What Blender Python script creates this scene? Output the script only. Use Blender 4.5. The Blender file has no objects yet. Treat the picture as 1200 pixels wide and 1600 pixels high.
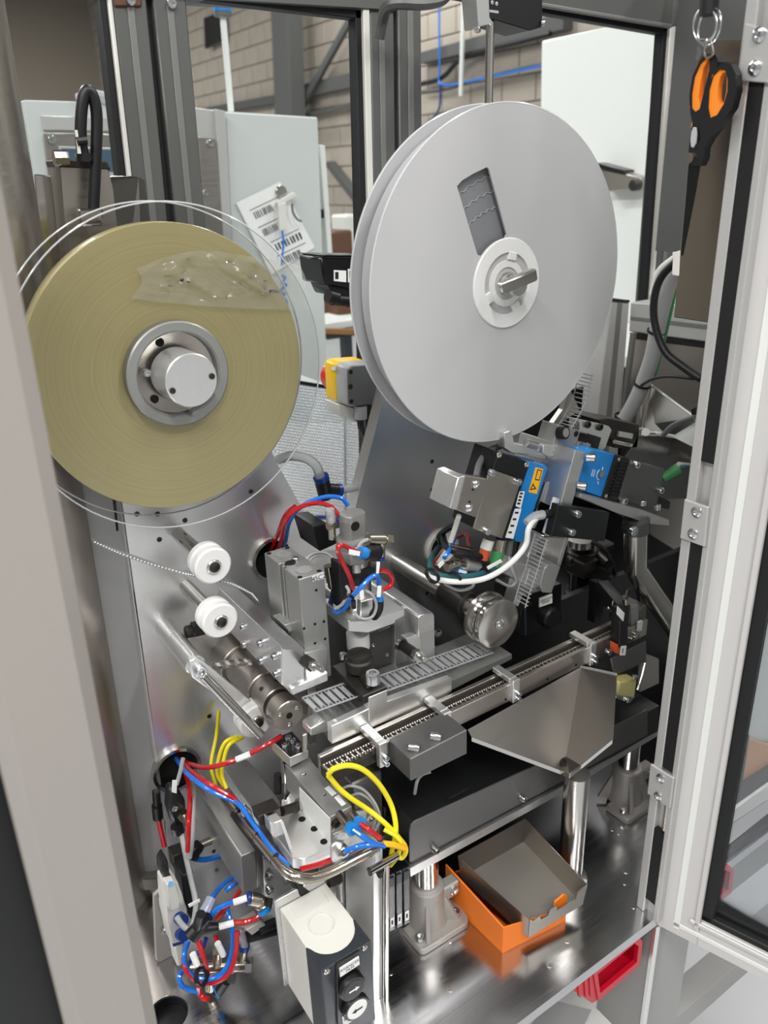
import bpy, bmesh, math, random
from mathutils import Vector, Matrix
random.seed(7)
sc = bpy.context.scene
COL = sc.collection
V = Vector
# ------------------------------------------------------------------ camera
F_PX, CXP, CYP = 1250.0, 600.0, 800.0          # focal length and centre in photo pixels
CAM_H = 1.712
_dn = V((110, 2956, F_PX)).normalized(); _up = -_dn
_ax = V((2050, -604, F_PX)); _ax = (_ax - _ax.dot(_up) * _up).normalized()
_ay = _up.cross(_ax)
ROT = Matrix((_ax, _ay, _up))                   # photo axes (right, down, forward) -> machine axes
cam = bpy.data.cameras.new('camera'); camo = bpy.data.objects.new('camera', cam); COL.objects.link(camo)
cam.sensor_fit = 'VERTICAL'; cam.sensor_height = 9.8; cam.sensor_width = 7.35
cam.lens = F_PX / 1600 * 9.8; cam.clip_start = .02; cam.clip_end = 200
r_, d_, f_ = ROT.col[0], ROT.col[1], ROT.col[2]
m = Matrix((r_, -d_, -f_)).transposed().to_4x4(); m.translation = V((0, 0, CAM_H))
camo.matrix_world = m
cam.dof.use_dof = True; cam.dof.focus_distance = .93; cam.dof.aperture_fstop = 1.9
sc.camera = camo
# ------------------------------------------------------------------ world, lights, exposure
w = bpy.data.worlds.new('hall'); sc.world = w; w.use_nodes = True
w.node_tree.nodes['Background'].inputs[0].default_value = (.84, .83, .81, 1)
w.node_tree.nodes['Background'].inputs[1].default_value = .36
def area(name, loc, rot, sx, sy, power, col=(1, .99, .97)):
    l = bpy.data.lights.new(name, 'AREA'); l.shape = 'RECTANGLE'; l.size = sx; l.size_y = sy; l.energy = power; l.color = col
    o = bpy.data.objects.new(name, l); COL.objects.link(o); o.location = loc; o.rotation_euler = rot
    return o
# hall strip lamps, some added or boosted to brighten the cabinet and far wall
LAMPS = [(-2.6, -1.6), (-.6, -2.0), (1.8, -2.2), (-2.6, 1.4), (-.5, 5.2), (4.0, -.4), (4.2, 6.2), (.6, 8.0), (1.75, 2.3), (1.5, 12.5), (-3.0, 11.5)]
for i, (lx, ly) in enumerate(LAMPS):
    area('hall_and_fill_light', (lx, ly, 4.6), (0, 0, 0), .3, 1.2 if i == 8 else 2.4, (108, 40, 170, 150)[max(0, i - 7) if i > 7 else 0] * (1.5 if i == 4 else 1))
sc.view_settings.view_transform = 'Standard'; sc.view_settings.look = 'None'
sc.view_settings.exposure = 0.22; sc.view_settings.gamma = 1.0
# ------------------------------------------------------------------ materials
def lin(c):
    return tuple(((v / 255) / 12.92 if v / 255 <= .04045 else ((v / 255 + .055) / 1.055) ** 2.4) for v in c)
MATS = {}
def mat(name, rgb, rough=.5, metal=0., noise=None, bump=0., spec=None, coat=0., alpha=None, emit=None, trans=0.):
    """noise = (scale xyz, amount in colour, amount in roughness)"""
    m = bpy.data.materials.new(name); m.use_nodes = True; nt = m.node_tree; b = nt.nodes['Principled BSDF']
    c = lin(rgb); b.inputs['Base Color'].default_value = (*c, 1); b.inputs['Roughness'].default_value = rough
    b.inputs['Metallic'].default_value = metal
    if spec is not None: b.inputs['Specular IOR Level'].default_value = spec
    if coat: b.inputs['Coat Weight'].default_value = coat; b.inputs['Coat Roughness'].default_value = .08
    if trans: b.inputs['Transmission Weight'].default_value = trans
    if emit: b.inputs['Emission Color'].default_value = (*lin(emit[0]), 1); b.inputs['Emission Strength'].default_value = emit[1]
    if noise or bump:
        sca, ca, ra = noise or ((60, 60, 60), 0, 0)
        tc = nt.nodes.new('ShaderNodeTexCoord'); mp = nt.nodes.new('ShaderNodeMapping'); no = nt.nodes.new('ShaderNodeTexNoise')
        mp.inputs['Scale'].default_value = sca; no.inputs['Scale'].default_value = 1; no.inputs['Detail'].default_value = 4
        nt.links.new(tc.outputs['Object'], mp.inputs[0]); nt.links.new(mp.outputs[0], no.inputs[0])
        if ca:
            mr = nt.nodes.new('ShaderNodeMix'); mr.data_type = 'RGBA'
            mr.inputs[6].default_value = (*[v * (1 - ca) for v in c], 1); mr.inputs[7].default_value = (*[min(1, v * (1 + ca)) for v in c], 1)
            nt.links.new(no.outputs[0], mr.inputs[0]); nt.links.new(mr.outputs[2], b.inputs['Base Color'])
        if ra:
            rr = nt.nodes.new('ShaderNodeMapRange'); rr.inputs[1].default_value = .3; rr.inputs[2].default_value = .7
            rr.inputs[3].default_value = max(.02, rough - ra); rr.inputs[4].default_value = rough + ra
            nt.links.new(no.outputs[0], rr.inputs[0]); nt.links.new(rr.outputs[0], b.inputs['Roughness'])
        if bump:
            bp = nt.nodes.new('ShaderNodeBump'); bp.inputs['Strength'].default_value = bump; bp.inputs['Distance'].default_value = .001
            nt.links.new(no.outputs[0], bp.inputs['Height']); nt.links.new(bp.outputs[0], b.inputs['Normal'])
    MATS[name] = m
    return m
def clear(name, tint, refl, rough=.03, opac=0., ocol=(220, 220, 220)):
    """thin clear plastic or glass: see-through with a fresnel sheen, optionally a little milky"""
    m = bpy.data.materials.new(name); m.use_nodes = True; nt = m.node_tree; n = nt.nodes; n.remove(n['Principled BSDF'])
    out = n['Material Output']; tr = n.new('ShaderNodeBsdfTransparent'); gl = n.new('ShaderNodeBsdfGlossy'); mx = n.new('ShaderNodeMixShader'); fr = n.new('ShaderNodeFresnel')
    tr.inputs[0].default_value = (*lin(tint), 1); gl.inputs['Roughness'].default_value = rough; fr.inputs[0].default_value = refl
    nt.links.new(fr.outputs[0], mx.inputs[0]); nt.links.new(gl.outputs[0], mx.inputs[2])
    if opac:
        df = n.new('ShaderNodeBsdfDiffuse'); df.inputs[0].default_value = (*lin(ocol), 1); m2 = n.new('ShaderNodeMixShader'); m2.inputs[0].default_value = opac
        nt.links.new(tr.outputs[0], m2.inputs[1]); nt.links.new(df.outputs[0], m2.inputs[2]); nt.links.new(m2.outputs[0], mx.inputs[1])
    else: nt.links.new(tr.outputs[0], mx.inputs[1])
    nt.links.new(mx.outputs[0], out.inputs[0]); MATS[name] = m
    return m
mat('plate_alu', (226, 226, 226), .31, .86, ((260, 260, 5), .012, .02))
mat('base_alu', (196, 196, 198), .2, 1, ((10, 300, 300), .02, .05), .01)
mat('alu', (226, 226, 225), .31, .9, ((30, 30, 420), .02, .04), .01)
mat('alu_x', (220, 220, 220), .31, .9, ((12, 400, 400), .02, .04), .01)
mat('alu_bright', (234, 234, 233), .32, .85, ((420, 420, 20), .02, .04), .01)
mat('anodised', (150, 150, 148), .4, .5)
mat('anod_grey', (128, 128, 126), .45, .4)
mat('profile_grey', (188, 187, 185), .42, .35)
mat('profile_dark', (96, 97, 95), .45, .3)
mat('tray_steel', (146, 141, 134), .38, .9)
mat('tan_card', (196, 158, 132), .7)
mat('shaded_steel', (128, 119, 108), .36, .9)  # the board hangs in shade; that shade is put into this colour
mat('panel_grey', (150, 150, 149), .5, .2)
mat('wall_far', (150, 140, 128), .95, 0, ((.7, .7, .25), .12, 0))
mat('steel', (200, 197, 192), .24, 1)
mat('polished', (206, 203, 198), .12, 1)
mat('stainless', (178, 172, 164), .34, .95, ((14, 300, 300), .02, .04))
mat('sheet_dark', (104, 103, 102), .38, .6)
mat('steel_dark', (64, 61, 58), .42, .7, ((200, 200, 200), .05, .04))
mat('cast_alu', (168, 164, 159), .5, .4, ((160, 160, 160), .05, .04), .1)
mat('zinc', (214, 216, 218), .22, 1)
mat('brass_nickel', (190, 182, 168), .24, 1)
mat('pom', (226, 226, 224), .42)
mat('white_plastic', (214, 213, 206), .45)
mat('white_paint', (226, 228, 224), .45)
mat('cabinet_white', (246, 247, 243), .45)
mat('cab_grey', (196, 200, 198), .5, 0, ((8, 8, 8), .03, .0))
mat('frame_paint', (188, 184, 178), .42, 0., ((400, 400, 400), .015, .03), .02)
mat('door_paint', (204, 202, 200), .4, .1)
mat('post_paint', (158, 152, 147), .5, 0., ((500, 500, 500), .03, .0), .05)
mat('black', (14, 15, 17), .42)
mat('black_rubber', (10, 11, 12), .6)
mat('black_gloss', (16, 17, 19), .25)
mat('charcoal', (38, 44, 50), .45)
mat('grey_plastic', (92, 93, 94), .5)
mat('lt_grey_plastic', (170, 172, 172), .45)
mat('hole', (6, 6, 6), .9)
mat('reel_white', (184, 184, 185), .35, 0, ((30, 30, 30), .01, .03))
mat('reel_edge', (172, 172, 174), .4)
mat('reel_tape', (128, 129, 132), .45)
mat('reel_tape_line', (158, 159, 162), .5)
mat('blue_plastic', (24, 128, 204), .35)
mat('blue_tube', (18, 112, 214), .22, coat=.5)
mat('blue_dark', (16, 52, 128), .3)
mat('red_tube', (186, 16, 26), .22, coat=.5)
mat('yellow_cable', (236, 220, 30), .4)
mat('teal_cable', (34, 92, 100), .45)
mat('green_plug', (62, 140, 82), .45)
mat('red_orange', (190, 80, 48), .4)
mat('grey_cable', (160, 160, 160), .45)
mat('white_cable', (226, 226, 224), .4)
mat('orange_card', (236, 122, 28), .55, 0, ((90, 90, 90), .05, .04))
mat('orange_rubber', (240, 136, 30), .5)
mat('red_bin', (190, 12, 40), .32)
mat('red_button', (214, 40, 30), .35)
mat('yellow_plastic', (248, 196, 24), .4)
mat('yellow_label', (250, 184, 24), .45)
mat('ink', (20, 20, 22), .6)
mat('ink_blue', (40, 110, 200), .6)
mat('paper', (232, 232, 230), .7)
mat('label_white', (240, 240, 238), .5)
mat('wood', (150, 104, 62), .6, 0, ((4, 60, 60), .15, .05))
mat('brown', (92, 60, 40), .6)
mat('block', (170, 160, 148), .9, 0, ((6, 6, 6), .10, 0), .2)
mat('mortar', (152, 143, 132), .95, 0, ((20, 20, 20), .1, 0), .3)
mat('floor', (172, 174, 176), .4, 0, ((3, 3, 3), .08, .05))
mat('ceiling', (104, 104, 104), .85)
mat('chute_steel', (134, 130, 125), .36, .95, ((14, 300, 300), .02, .03))
mat('beam_steel', (84, 84, 82), .6)
mat('lamp_glow', (255, 255, 255), .5, emit=((255, 250, 242), 6.0))
mat('amber_pad', (196, 188, 124), .35)
mat('screen', (70, 92, 108), .2)
clear('glass', (246, 248, 248), 1.12, .0)
clear('door_glass', (238, 240, 242), 1.38, .0)
clear('flange_clear', (248, 248, 248), 1.18, .03)
clear('rim_glint', (240, 242, 244), 1.35, .1, .55, (236, 238, 240))  # milky white; the bright glint of reel edges is put into this colour
clear('tube_clear', (232, 235, 236), 1.3, .06, .38, (228, 230, 230))
clear('tape_clear', (226, 228, 228), 1.35, .15, .42, (214, 216, 218))
clear('bag_film', (250, 250, 246), 1.32, .12, .2, (235, 235, 228))
clear('sleeve', (230, 230, 232), 1.3, .1, .35, (225, 225, 228))
clear('bubble', (250, 250, 250), 1.4, .1, .35, (245, 247, 250))
mat('bubble_skin', (238, 240, 242), .14, 0, spec=.9)
mat('parcel', (206, 209, 212), .3)
# wound film: olive gold with fine winding rings and faint pocket marks
def gold_material():
    m = mat('film_gold', (176, 164, 112), .3, .25); nt = m.node_tree; b = nt.nodes['Principled BSDF']
    tc = nt.nodes.new('ShaderNodeTexCoord'); mp = nt.nodes.new('ShaderNodeMapping'); nt.links.new(tc.outputs['Object'], mp.inputs[0])
    vl = nt.nodes.new('ShaderNodeVectorMath'); vl.operation = 'LENGTH'; nt.links.new(mp.outputs[0], vl.inputs[0])
    wv = nt.nodes.new('ShaderNodeTexNoise'); wv.noise_dimensions = '1D'; wv.inputs['Scale'].default_value = 420
    nt.links.new(vl.outputs['Value'], wv.inputs['W'])
    n2 = nt.nodes.new('ShaderNodeTexNoise'); n2.inputs['Scale'].default_value = 9; nt.links.new(mp.outputs[0], n2.inputs[0])
    ad = nt.nodes.new('ShaderNodeMath'); ad.operation = 'ADD'; nt.links.new(wv.outputs[0], ad.inputs[0]); nt.links.new(n2.outputs[0], ad.inputs[1])
    cr = nt.nodes.new('ShaderNodeMapRange'); cr.inputs[1].default_value = .6; cr.inputs[2].default_value = 1.4
    nt.links.new(ad.outputs[0], cr.inputs[0])
    mx = nt.nodes.new('ShaderNodeMix'); mx.data_type = 'RGBA'
    mx.inputs[6].default_value = (*lin((184, 172, 122)), 1); mx.inputs[7].default_value = (*lin((198, 187, 138)), 1)
    nt.links.new(cr.outputs[0], mx.inputs[0]); nt.links.new(mx.outputs[2], b.inputs['Base Color'])
    b.inputs['Coat Weight'].default_value = .6; b.inputs['Coat Roughness'].default_value = .12
gold_material()
# ------------------------------------------------------------------ geometry helpers
def ray(px, py):
    return ROT @ V(((px - CXP) / F_PX, (py - CYP) / F_PX, 1))
def P(px, py, y=None, x=None, z=None):
    """the point of the place seen at a photo position, on the plane y=, x= or z="""
    d = ray(px, py)
    t = y / d.y if y is not None else x / d.x if x is not None else (z - CAM_H) / d.z
    q = d * t; q.z += CAM_H
    return q
def frame_of(a):
    a = a.normalized(); u = a.cross(V((0, 0, 1)) if abs(a.z) < .9 else V((1, 0, 0))).normalized()
    return a, u, a.cross(u)
class G:
    def __init__(s): s.bm = bmesh.new()
    def _bev(s, verts, bev):
        if bev:
            es = list({e for v in verts for e in v.link_edges})
            bmesh.ops.bevel(s.bm, geom=es, offset=bev, segments=1, affect='EDGES', clamp_overlap=True)
    def prism(s, pts, vec, bev=.0008):
        vec = V(vec); a = [s.bm.verts.new(p) for p in pts]; b = [s.bm.verts.new(V(p) + vec) for p in pts]; n = len(pts)
        s.bm.faces.new(a); s.bm.faces.new(b[::-1])
        for i in range(n): s.bm.faces.new((a[i], b[i], b[(i + 1) % n], a[(i + 1) % n]))
        s._bev(a + b, bev); return s
    def box(s, x0, x1, y0, y1, z0, z1, bev=.0008):
        return s.prism([V((x0, y0, z0)), V((x1, y0, z0)), V((x1, y0, z1)), V((x0, y0, z1))], (0, y1 - y0, 0), bev)
    def obox(s, c, ex, ey, ez, bev=.0008):
        """box centred at c with half-extent vectors"""
        c, ex, ey, ez = V(c), V(ex), V(ey), V(ez)
        return s.prism([c - ex - ey - ez, c + ex - ey - ez, c + ex - ey + ez, c - ex - ey + ez], ey * 2, bev)
    def lathe(s, p, axis, prof, n=32, cap=True):
        """prof: (radius, height along axis)"""
        a, u, w = frame_of(V(axis)); p = V(p); rings = []
        for r, h in prof:
            if r <= 1e-6: rings.append([s.bm.verts.new(p + a * h)])
            else: rings.append([s.bm.verts.new(p + a * h + (u * math.cos(t) + w * math.sin(t)) * r) for t in (2 * math.pi * i / n for i in range(n))])
        for A, B in zip(rings, rings[1:]):
            for i in range(n):
                j = (i + 1) % n
                if len(A) == 1 and len(B) == 1: continue
                if len(A) == 1: s.bm.faces.new((A[0], B[j], B[i]))
                elif len(B) == 1: s.bm.faces.new((A[i], A[j], B[0]))
                else: s.bm.faces.new((A[i], A[j], B[j], B[i]))
        if cap:
            if len(rings[0]) > 1: s.bm.faces.new(rings[0][::-1])
            if len(rings[-1]) > 1: s.bm.faces.new(rings[-1])
        return s
    def cyl(s, p0, p1, r, r2=None, n=20, ch=0.):
        p0, p1 = V(p0), V(p1); L = (p1 - p0).length; r2 = r if r2 is None else r2
        if ch: prof = [(r - ch, 0), (r, ch), (r2, L - ch), (r2 - ch, L)]
        else: prof = [(r, 0), (r2, L)]
        return s.lathe(p0, p1 - p0, prof, n)
    def ring(s, p, axis, ro, ri, h, n=40):
        return s.lathe(p, axis, [(ri, 0), (ro, 0), (ro, h), (ri, h), (ri, 0)], n, cap=False)
    def tube(s, pts, r, n=8, sub=6, cap=True):
        pts = [V(p) for p in pts]; q = []
        if len(pts) > 2 and sub > 1:
            e = [pts[0] * 2 - pts[1]] + pts + [pts[-1] * 2 - pts[-2]]
            for i in range(1, len(e) - 2):
                for k in range(sub):
                    t = k / sub; a, b, c, d = e[i - 1], e[i], e[i + 1], e[i + 2]
                    q.append(.5 * ((2 * b) + (c - a) * t + (2 * a - 5 * b + 4 * c - d) * t * t + (3 * b - a - 3 * c + d) * t ** 3))
            q.append(pts[-1])
        else: q = pts
        rings = []; u = None
        for i, p in enumerate(q):
            tg = (q[min(i + 1, len(q) - 1)] - q[max(i - 1, 0)]).normalized()
            if u is None: u = frame_of(tg)[1]
            u = (u - tg * u.dot(tg)).normalized(); w = tg.cross(u)
            rings.append([s.bm.verts.new(p + (u * math.cos(t) + w * math.sin(t)) * r) for t in (2 * math.pi * k / n for k in range(n))])
        for A, B in zip(rings, rings[1:]):
            for i in range(n): s.bm.faces.new((A[i], A[(i + 1) % n], B[(i + 1) % n], B[i]))
        if cap: s.bm.faces.new(rings[0][::-1]); s.bm.faces.new(rings[-1])
        return s
    def cut(s, outer, holes, vec):
        """flat plate with holes, thickened by vec"""
        vec = V(vec); loops = []
        for lp in [outer] + holes:
            vs = [s.bm.verts.new(p) for p in lp]; loops.append(vs)
        es = [s.bm.edges.new((vs[i], vs[(i + 1) % len(vs)])) for vs in loops for i in range(len(vs))]
        r = bmesh.ops.triangle_fill(s.bm, edges=es, use_beauty=True)
        fs = [f for f in r['geom'] if isinstance(f, bmesh.types.BMFace)]
        mp = {}
        for vs in loops:
            for v in vs: mp[v] = s.bm.verts.new(v.co + vec)
        for f in fs: s.bm.faces.new([mp[v] for v in f.verts][::-1])
        for vs in loops:
            for i in range(len(vs)):
                a, b = vs[i], vs[(i + 1) % len(vs)]; s.bm.faces.new((a, b, mp[b], mp[a]))
        return s
    def sheet(s, polys, th=.0015):
        """folded sheet metal: each poly a list of points, thickened along its own normal"""
        for po in polys:
            po = [V(p) for p in po]; nrm = (po[1] - po[0]).cross(po[2] - po[0]).normalized(); s.prism(po, nrm * th, 0)
        return s
    def ball(s, c, r, sx=1, sy=1, sz=1, n=12):
        mt = Matrix.Translation(V(c)) @ Matrix.Diagonal((r * sx, r * sy, r * sz, 1))
        bmesh.ops.create_uvsphere(s.bm, u_segments=n, v_segments=max(6, n // 2), radius=1, matrix=mt); return s
    def mesh(s, name, angle=.6):
        bmesh.ops.recalc_face_normals(s.bm, faces=s.bm.faces)
        me = bpy.data.meshes.new(name); s.bm.to_mesh(me); s.bm.free()
        me.shade_smooth(); me.set_sharp_from_angle(angle=angle)
        return me
def plane3(px, py, a, b, c):
    """the point seen at a photo position on the plane through three points"""
    n_ = (b - a).cross(c - a); o_ = V((0, 0, CAM_H)); d = ray(px, py); return o_ + d * ((a - o_).dot(n_) / d.dot(n_))
def floorz(g, z):
    for v in g.bm.verts:
        if v.co.z < z: v.co.z = z
    return g
# traced faces turned into solids
def Fp(pts, y, d, bev=.0008): return G().prism([P(*p, y=y) for p in pts], (0, d, 0), bev)
def Sp(pts, x, d, bev=.0008): return G().prism([P(*p, x=x) for p in pts], (d, 0, 0), bev)
def Tp(pts, z, d, bev=.0008): return G().prism([P(*p, z=z) for p in pts], (0, 0, -d), bev)
TOPS = []
def tags(o, label=None, cat=None, group=None, kind=None):
    if label: o['label'] = label
    if cat: o['category'] = cat
    if group: o['group'] = group
    if kind: o['kind'] = kind
    return o
def thing(name, label, cat, group=None, kind=None):
    o = bpy.data.objects.new(name, None); o.empty_display_size = .02; COL.objects.link(o); TOPS.append(o)
    return tags(o, label, cat, group, kind)
def part(parent, name, material, g, label=None, kind=None):
    me = g.mesh(name) if isinstance(g, G) else g
    if not me.materials: me.materials.append(MATS[material])
    o = bpy.data.objects.new(name, me); COL.objects.link(o); o.parent = parent
    return tags(o, label, None, None, kind)
def single(name, material, g, label, cat, group=None, kind=None):
    me = g.mesh(name); me.materials.append(MATS[material])
    o = bpy.data.objects.new(name, me); COL.objects.link(o); TOPS.append(o)
    return tags(o, label, cat, group, kind)
_scr = {}
def screw(parent, p, axis, r=.004, h=.005, material='zinc', kind='socket', name='screw'):
    key = (round(r, 5), round(h, 5), material, kind)
    if key not in _scr:
        g = G()
        if kind == 'socket': g.lathe((0, 0, 0), (0, 0, 1), [(r, 0), (r, h * .88), (r * .9, h), (r * .52, h), (r * .5, h * .45), (0, h * .4)], 12)
        elif kind == 'button': g.lathe((0, 0, 0), (0, 0, 1), [(r, 0), (r * .92, h * .5), (r * .6, h * .9), (r * .42, h), (r * .4, h * .4), (0, h * .4)], 12)
        elif kind == 'hole': g.lathe((0, 0, 0), (0, 0, 1), [(r, 0), (r, h), (r * .8, h), (0, h * .6)], 12)
        elif kind == 'hex': g.lathe((0, 0, 0), (0, 0, 1), [(r, 0), (r, h * .9), (r * .85, h), (0, h)], 6)
        _scr[key] = g.mesh(name); _scr[key].materials.append(MATS[material])
    o = bpy.data.objects.new(name, _scr[key]); COL.objects.link(o); o.parent = parent; o.location = V(p)
    o.rotation_mode = 'QUATERNION'; o.rotation_quaternion = V(axis).to_track_quat('Z', 'Y')
    return o
FR = V((0, -1, 0)); LF = V((-1, 0, 0)); UP = V((0, 0, 1))
def text(parent, s, p, size, right, up, material='ink', name='lettering', out=.0004):
    cu = bpy.data.curves.new('t', 'FONT'); cu.body = s; cu.size = size; cu.align_x = 'CENTER'; cu.align_y = 'CENTER'; cu.extrude = 0; cu.space_line = .9
    ob = bpy.data.objects.new('t', cu); COL.objects.link(ob)
    dg = bpy.context.evaluated_depsgraph_get(); me = bpy.data.meshes.new_from_object(ob.evaluated_get(dg))
    bpy.data.objects.remove(ob); bpy.data.curves.remove(cu)
    r = V(right).normalized(); u = V(up); u = (u - r * u.dot(r)).normalized(); n = r.cross(u)
    mt = Matrix((r, u, n)).transposed().to_4x4(); mt.translation = V(p) + n * out
    me.transform(mt); me.materials.clear(); me.materials.append(MATS[material])
    o = bpy.data.objects.new(name, me); COL.objects.link(o); o.parent = parent
    return o
def circ(c, r, n=32, ux=V((1, 0, 0)), uz=V((0, 0, 1)), a0=0, a1=2 * math.pi, end=False):
    c = V(c); k = n if not end else n - 1
    return [c + ux * (r * math.cos(a0 + (a1 - a0) * i / k)) + uz * (r * math.sin(a0 + (a1 - a0) * i / k)) for i in range(n)]
def wire(name, material, pts, r, label, cat='cable', group=None, n=8, sub=6):
    return single(name, material, G().tube([P(a, b, y=c) for a, b, c in pts], r, n, sub), label, cat, group)
def wpart(parent, name, material, pts, r, n=8, sub=6):
    return part(parent, name, material, G().tube([P(a, b, y=c) for a, b, c in pts], r, n, sub))
# ================================================================== THE SETTING
def proj(p):
    q = ROT.transposed() @ (V(p) - V((0, 0, CAM_H)))
    return CXP + F_PX * q.x / q.z, CYP + F_PX * q.y / q.z, q.z
def struct(name, material, g, label=None):
    me = g.mesh(name); me.materials.append(MATS[material]); o = bpy.data.objects.new(name, me); COL.objects.link(o); TOPS.append(o)
    return tags(o, label, None, None, 'structure')
struct('floor', 'floor', G().box(-6, 9, -6, 40, -.1, 0, 0), 'smooth pale grey factory floor')
struct('ceiling', 'ceiling', G().box(-6, 9, -6, 40, 5.4, 5.5, 0), 'dark grey hall ceiling')
WX = 5.0
wall = struct('wall_right', 'mortar', G().box(WX, WX + .2, -2, 40, 0, 7.5, 0), 'beige concrete block wall of the factory hall')
wins = [(20, 185, -5, 160), (295, 565, -5, 420), (655, 860, -5, 215)]
bg = G().box(0, .03, -.195, .195, -.095, .095, .006); bme = bg.mesh('block'); bme.materials.append(MATS['block'])
cells = []
for iz in range(6, 34):
    for iy in range(6, 96):
        c = V((WX - .02, .4 * iy + (.2 if iz % 2 else 0), .2 * iz + .1)); a, b_, dz = proj(c)
        seen = any(x0 - 30 < a < x1 + 30 and y0 - 15 < b_ < y1 + 15 for x0, x1, y0, y1 in wins)
        cells.append((not seen, dz, c))
cells.sort(key=lambda t: (t[0], t[1]))
rest = G()
for i, (hid, dz, c) in enumerate(cells):
    if not hid and i < 300:
        o = bpy.data.objects.new('block', bme); COL.objects.link(o); o.parent = wall; o.location = c
    else: rest.box(c.x, c.x + .03, c.y - .195, c.y + .195, c.z - .095, c.z + .095, 0)
part(wall, 'far_blocks', 'block', rest, kind='stuff')
struct('wall_back', 'wall_far', G().box(-30, WX, 16.5, 16.7, 0, 7.5, 0), 'plain brownish rear wall of the factory hall')
# steelwork and services on the wall
X1 = WX - .12
def onwall(name, material, pts, x, r, label, cat, group=None, n=8):
    return single(name, material, G().tube([P(a, b, x=x) for a, b in pts], r, n, 1 if len(pts) < 3 else 4), label, cat, group)
def wallbar(name, material, quad, x, d, label, cat, group=None):
    return single(name, material, Sp(quad, x, d, .004), label, cat, group)
wallbar('steel_column', 'beam_steel', [(422, -10), (447, -10), (456, 200), (430, 200)], X1 - .25, .18, 'dark steel column in front of the block wall above the cabinet', 'column')
wallbar('steel_girder', 'beam_steel', [(456, 136), (560, 110), (560, 134), (456, 156)], X1, .1, 'dark horizontal steel girder on block wall right of the dark column', 'girder')
wallbar('steel_girder', 'beam_steel', [(300, 172), (428, 148), (428, 162), (300, 182)], X1, .1, 'dark horizontal steel girder on block wall left of the dark column', 'girder')
wallbar('steel_brace', 'beam_steel', [(540, 30), (547, 34), (468, 176), (460, 174)], X1 - .05, .05, 'thin diagonal steel brace crossing the girder near the column', 'brace')
wallbar('steel_brace', 'beam_steel', [(505, 255), (512, 252), (566, 320), (562, 330)], X1 - .0, .12, 'diagonal steel brace beside the grey cabinet edge', 'brace')
wallbar('steel_girder', 'beam_steel', [(462, 180), (560, 157), (560, 164), (462, 187)], X1, .04, 'narrow dark rail under the girder on block wall', 'rail')
wallbar('steel_girder', 'beam_steel', [(655, 82), (880, 18), (880, 46), (655, 100)], X1, .1, 'grey steel girder on the wall above the white reel', 'girder')
wallbar('vent_panel', 'black', [(318, 28), (345, 18), (346, 62), (320, 76)], X1, .05, 'black square vent panel on the block wall', 'panel')
onwall('conduit', 'beam_steel', [(100, -10), (103, 40), (106, 80), (118, 95), (124, 130), (127, 165)], X1, .03, 'thin bent conduit on the wall above the far machine', 'conduit')
onwall('white_conduit', 'white_paint', [(725, -10), (722, 80), (720, 150)], X1 - .05, .018, 'vertical white conduit on the wall left of the steel rod', 'conduit')
onwall('white_conduit', 'white_paint', [(450, 10), (455, 180)], X1 + .1, .014, 'thin white conduit beside the dark column', 'conduit')
onwall('wall_pipe', 'black', [(655, 132), (690, 122), (720, 92), (760, 78), (800, 68), (860, 52)], X1, .02, 'sagging black pipe on the wall above the white reel', 'pipe')
onwall('wall_pipe', 'beam_steel', [(655, 145), (700, 138), (760, 120), (820, 105), (870, 96)], X1, .016, 'thin grey pipe between black and blue pipes', 'pipe')
onwall('air_line', 'blue_tube', [(686, -10), (687, 100), (690, 132), (740, 126), (800, 113), (860, 100)], X1 - .03, .009, 'blue air line running down and along the block wall', 'pipe')
onwall('air_line', 'blue_dark', [(688, 132), (686, 170), (668, 195)], X1 - .03, .009, 'short blue air line dropping towards the white reel', 'pipe')
# ---- machines standing behind the enclosure
t = thing('electrical_cabinet', 'tall pale grey electrical cabinet with a taped paper sheet', 'cabinet')
YC = 2.15
part(t, 'body', 'cab_grey', Fp([(352, 174), (497, 183), (513, 620), (372, 620)], YC, .35, .004))
part(t, 'plinth', 'charcoal', G().box(P(380, 500, y=YC).x, P(505, 500, y=YC).x, YC + .02, YC + .35, 0, P(440, 600, y=YC).z, .002))
part(t, 'side_frame', 'profile_grey', Fp([(304, 168), (336, 172), (368, 620), (344, 620)], YC - .02, .05, .002))
part(t, 'corner_frame', 'profile_grey', Fp([(336, 170), (352, 173), (375, 620), (362, 620)], YC - .03, .05, .002))
part(t, 'side_panel', 'stainless', Fp([(310, 214), (337, 217), (350, 380), (322, 380)], YC - .035, .01, .001))
part(t, 'rear_side', 'white_paint', Fp([(499, 226), (508, 227), (520, 400), (512, 400)], YC + .1, .3, .002))
part(t, 'hinge', 'black', Fp([(503, 327), (506, 327), (507, 341), (504, 341)], YC + .08, .02, .001))
part(t, 'cam_lock', 'steel', G().cyl(P(437, 300, y=YC), P(437, 300, y=YC) + FR * .012, .018, n=24, ch=.002))
for a, b in ((328, 224), (321, 301)): screw(t, P(a, b, y=YC - .035), FR, .008, .006)
t = thing('paper_sheet', 'white paper sheet with four barcodes hung on the grey cabinet', 'paper')
YP = YC - .006
def q3(u, v, y=YP):     # a spot on the sheet, u across, v down
    A, B, D = V((369, 317)), V((438, 284)), V((424, 430)); k = A + (B - A) * u + (D - A) * v
    return P(k.x, k.y, y=y)
part(t, 'sheet', 'paper', G().prism([q3(0, 0), q3(1, 0), q3(1.05, .92), q3(0, 1)], (0, .001, 0), 0))
codes = G(); lines = G()
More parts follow.
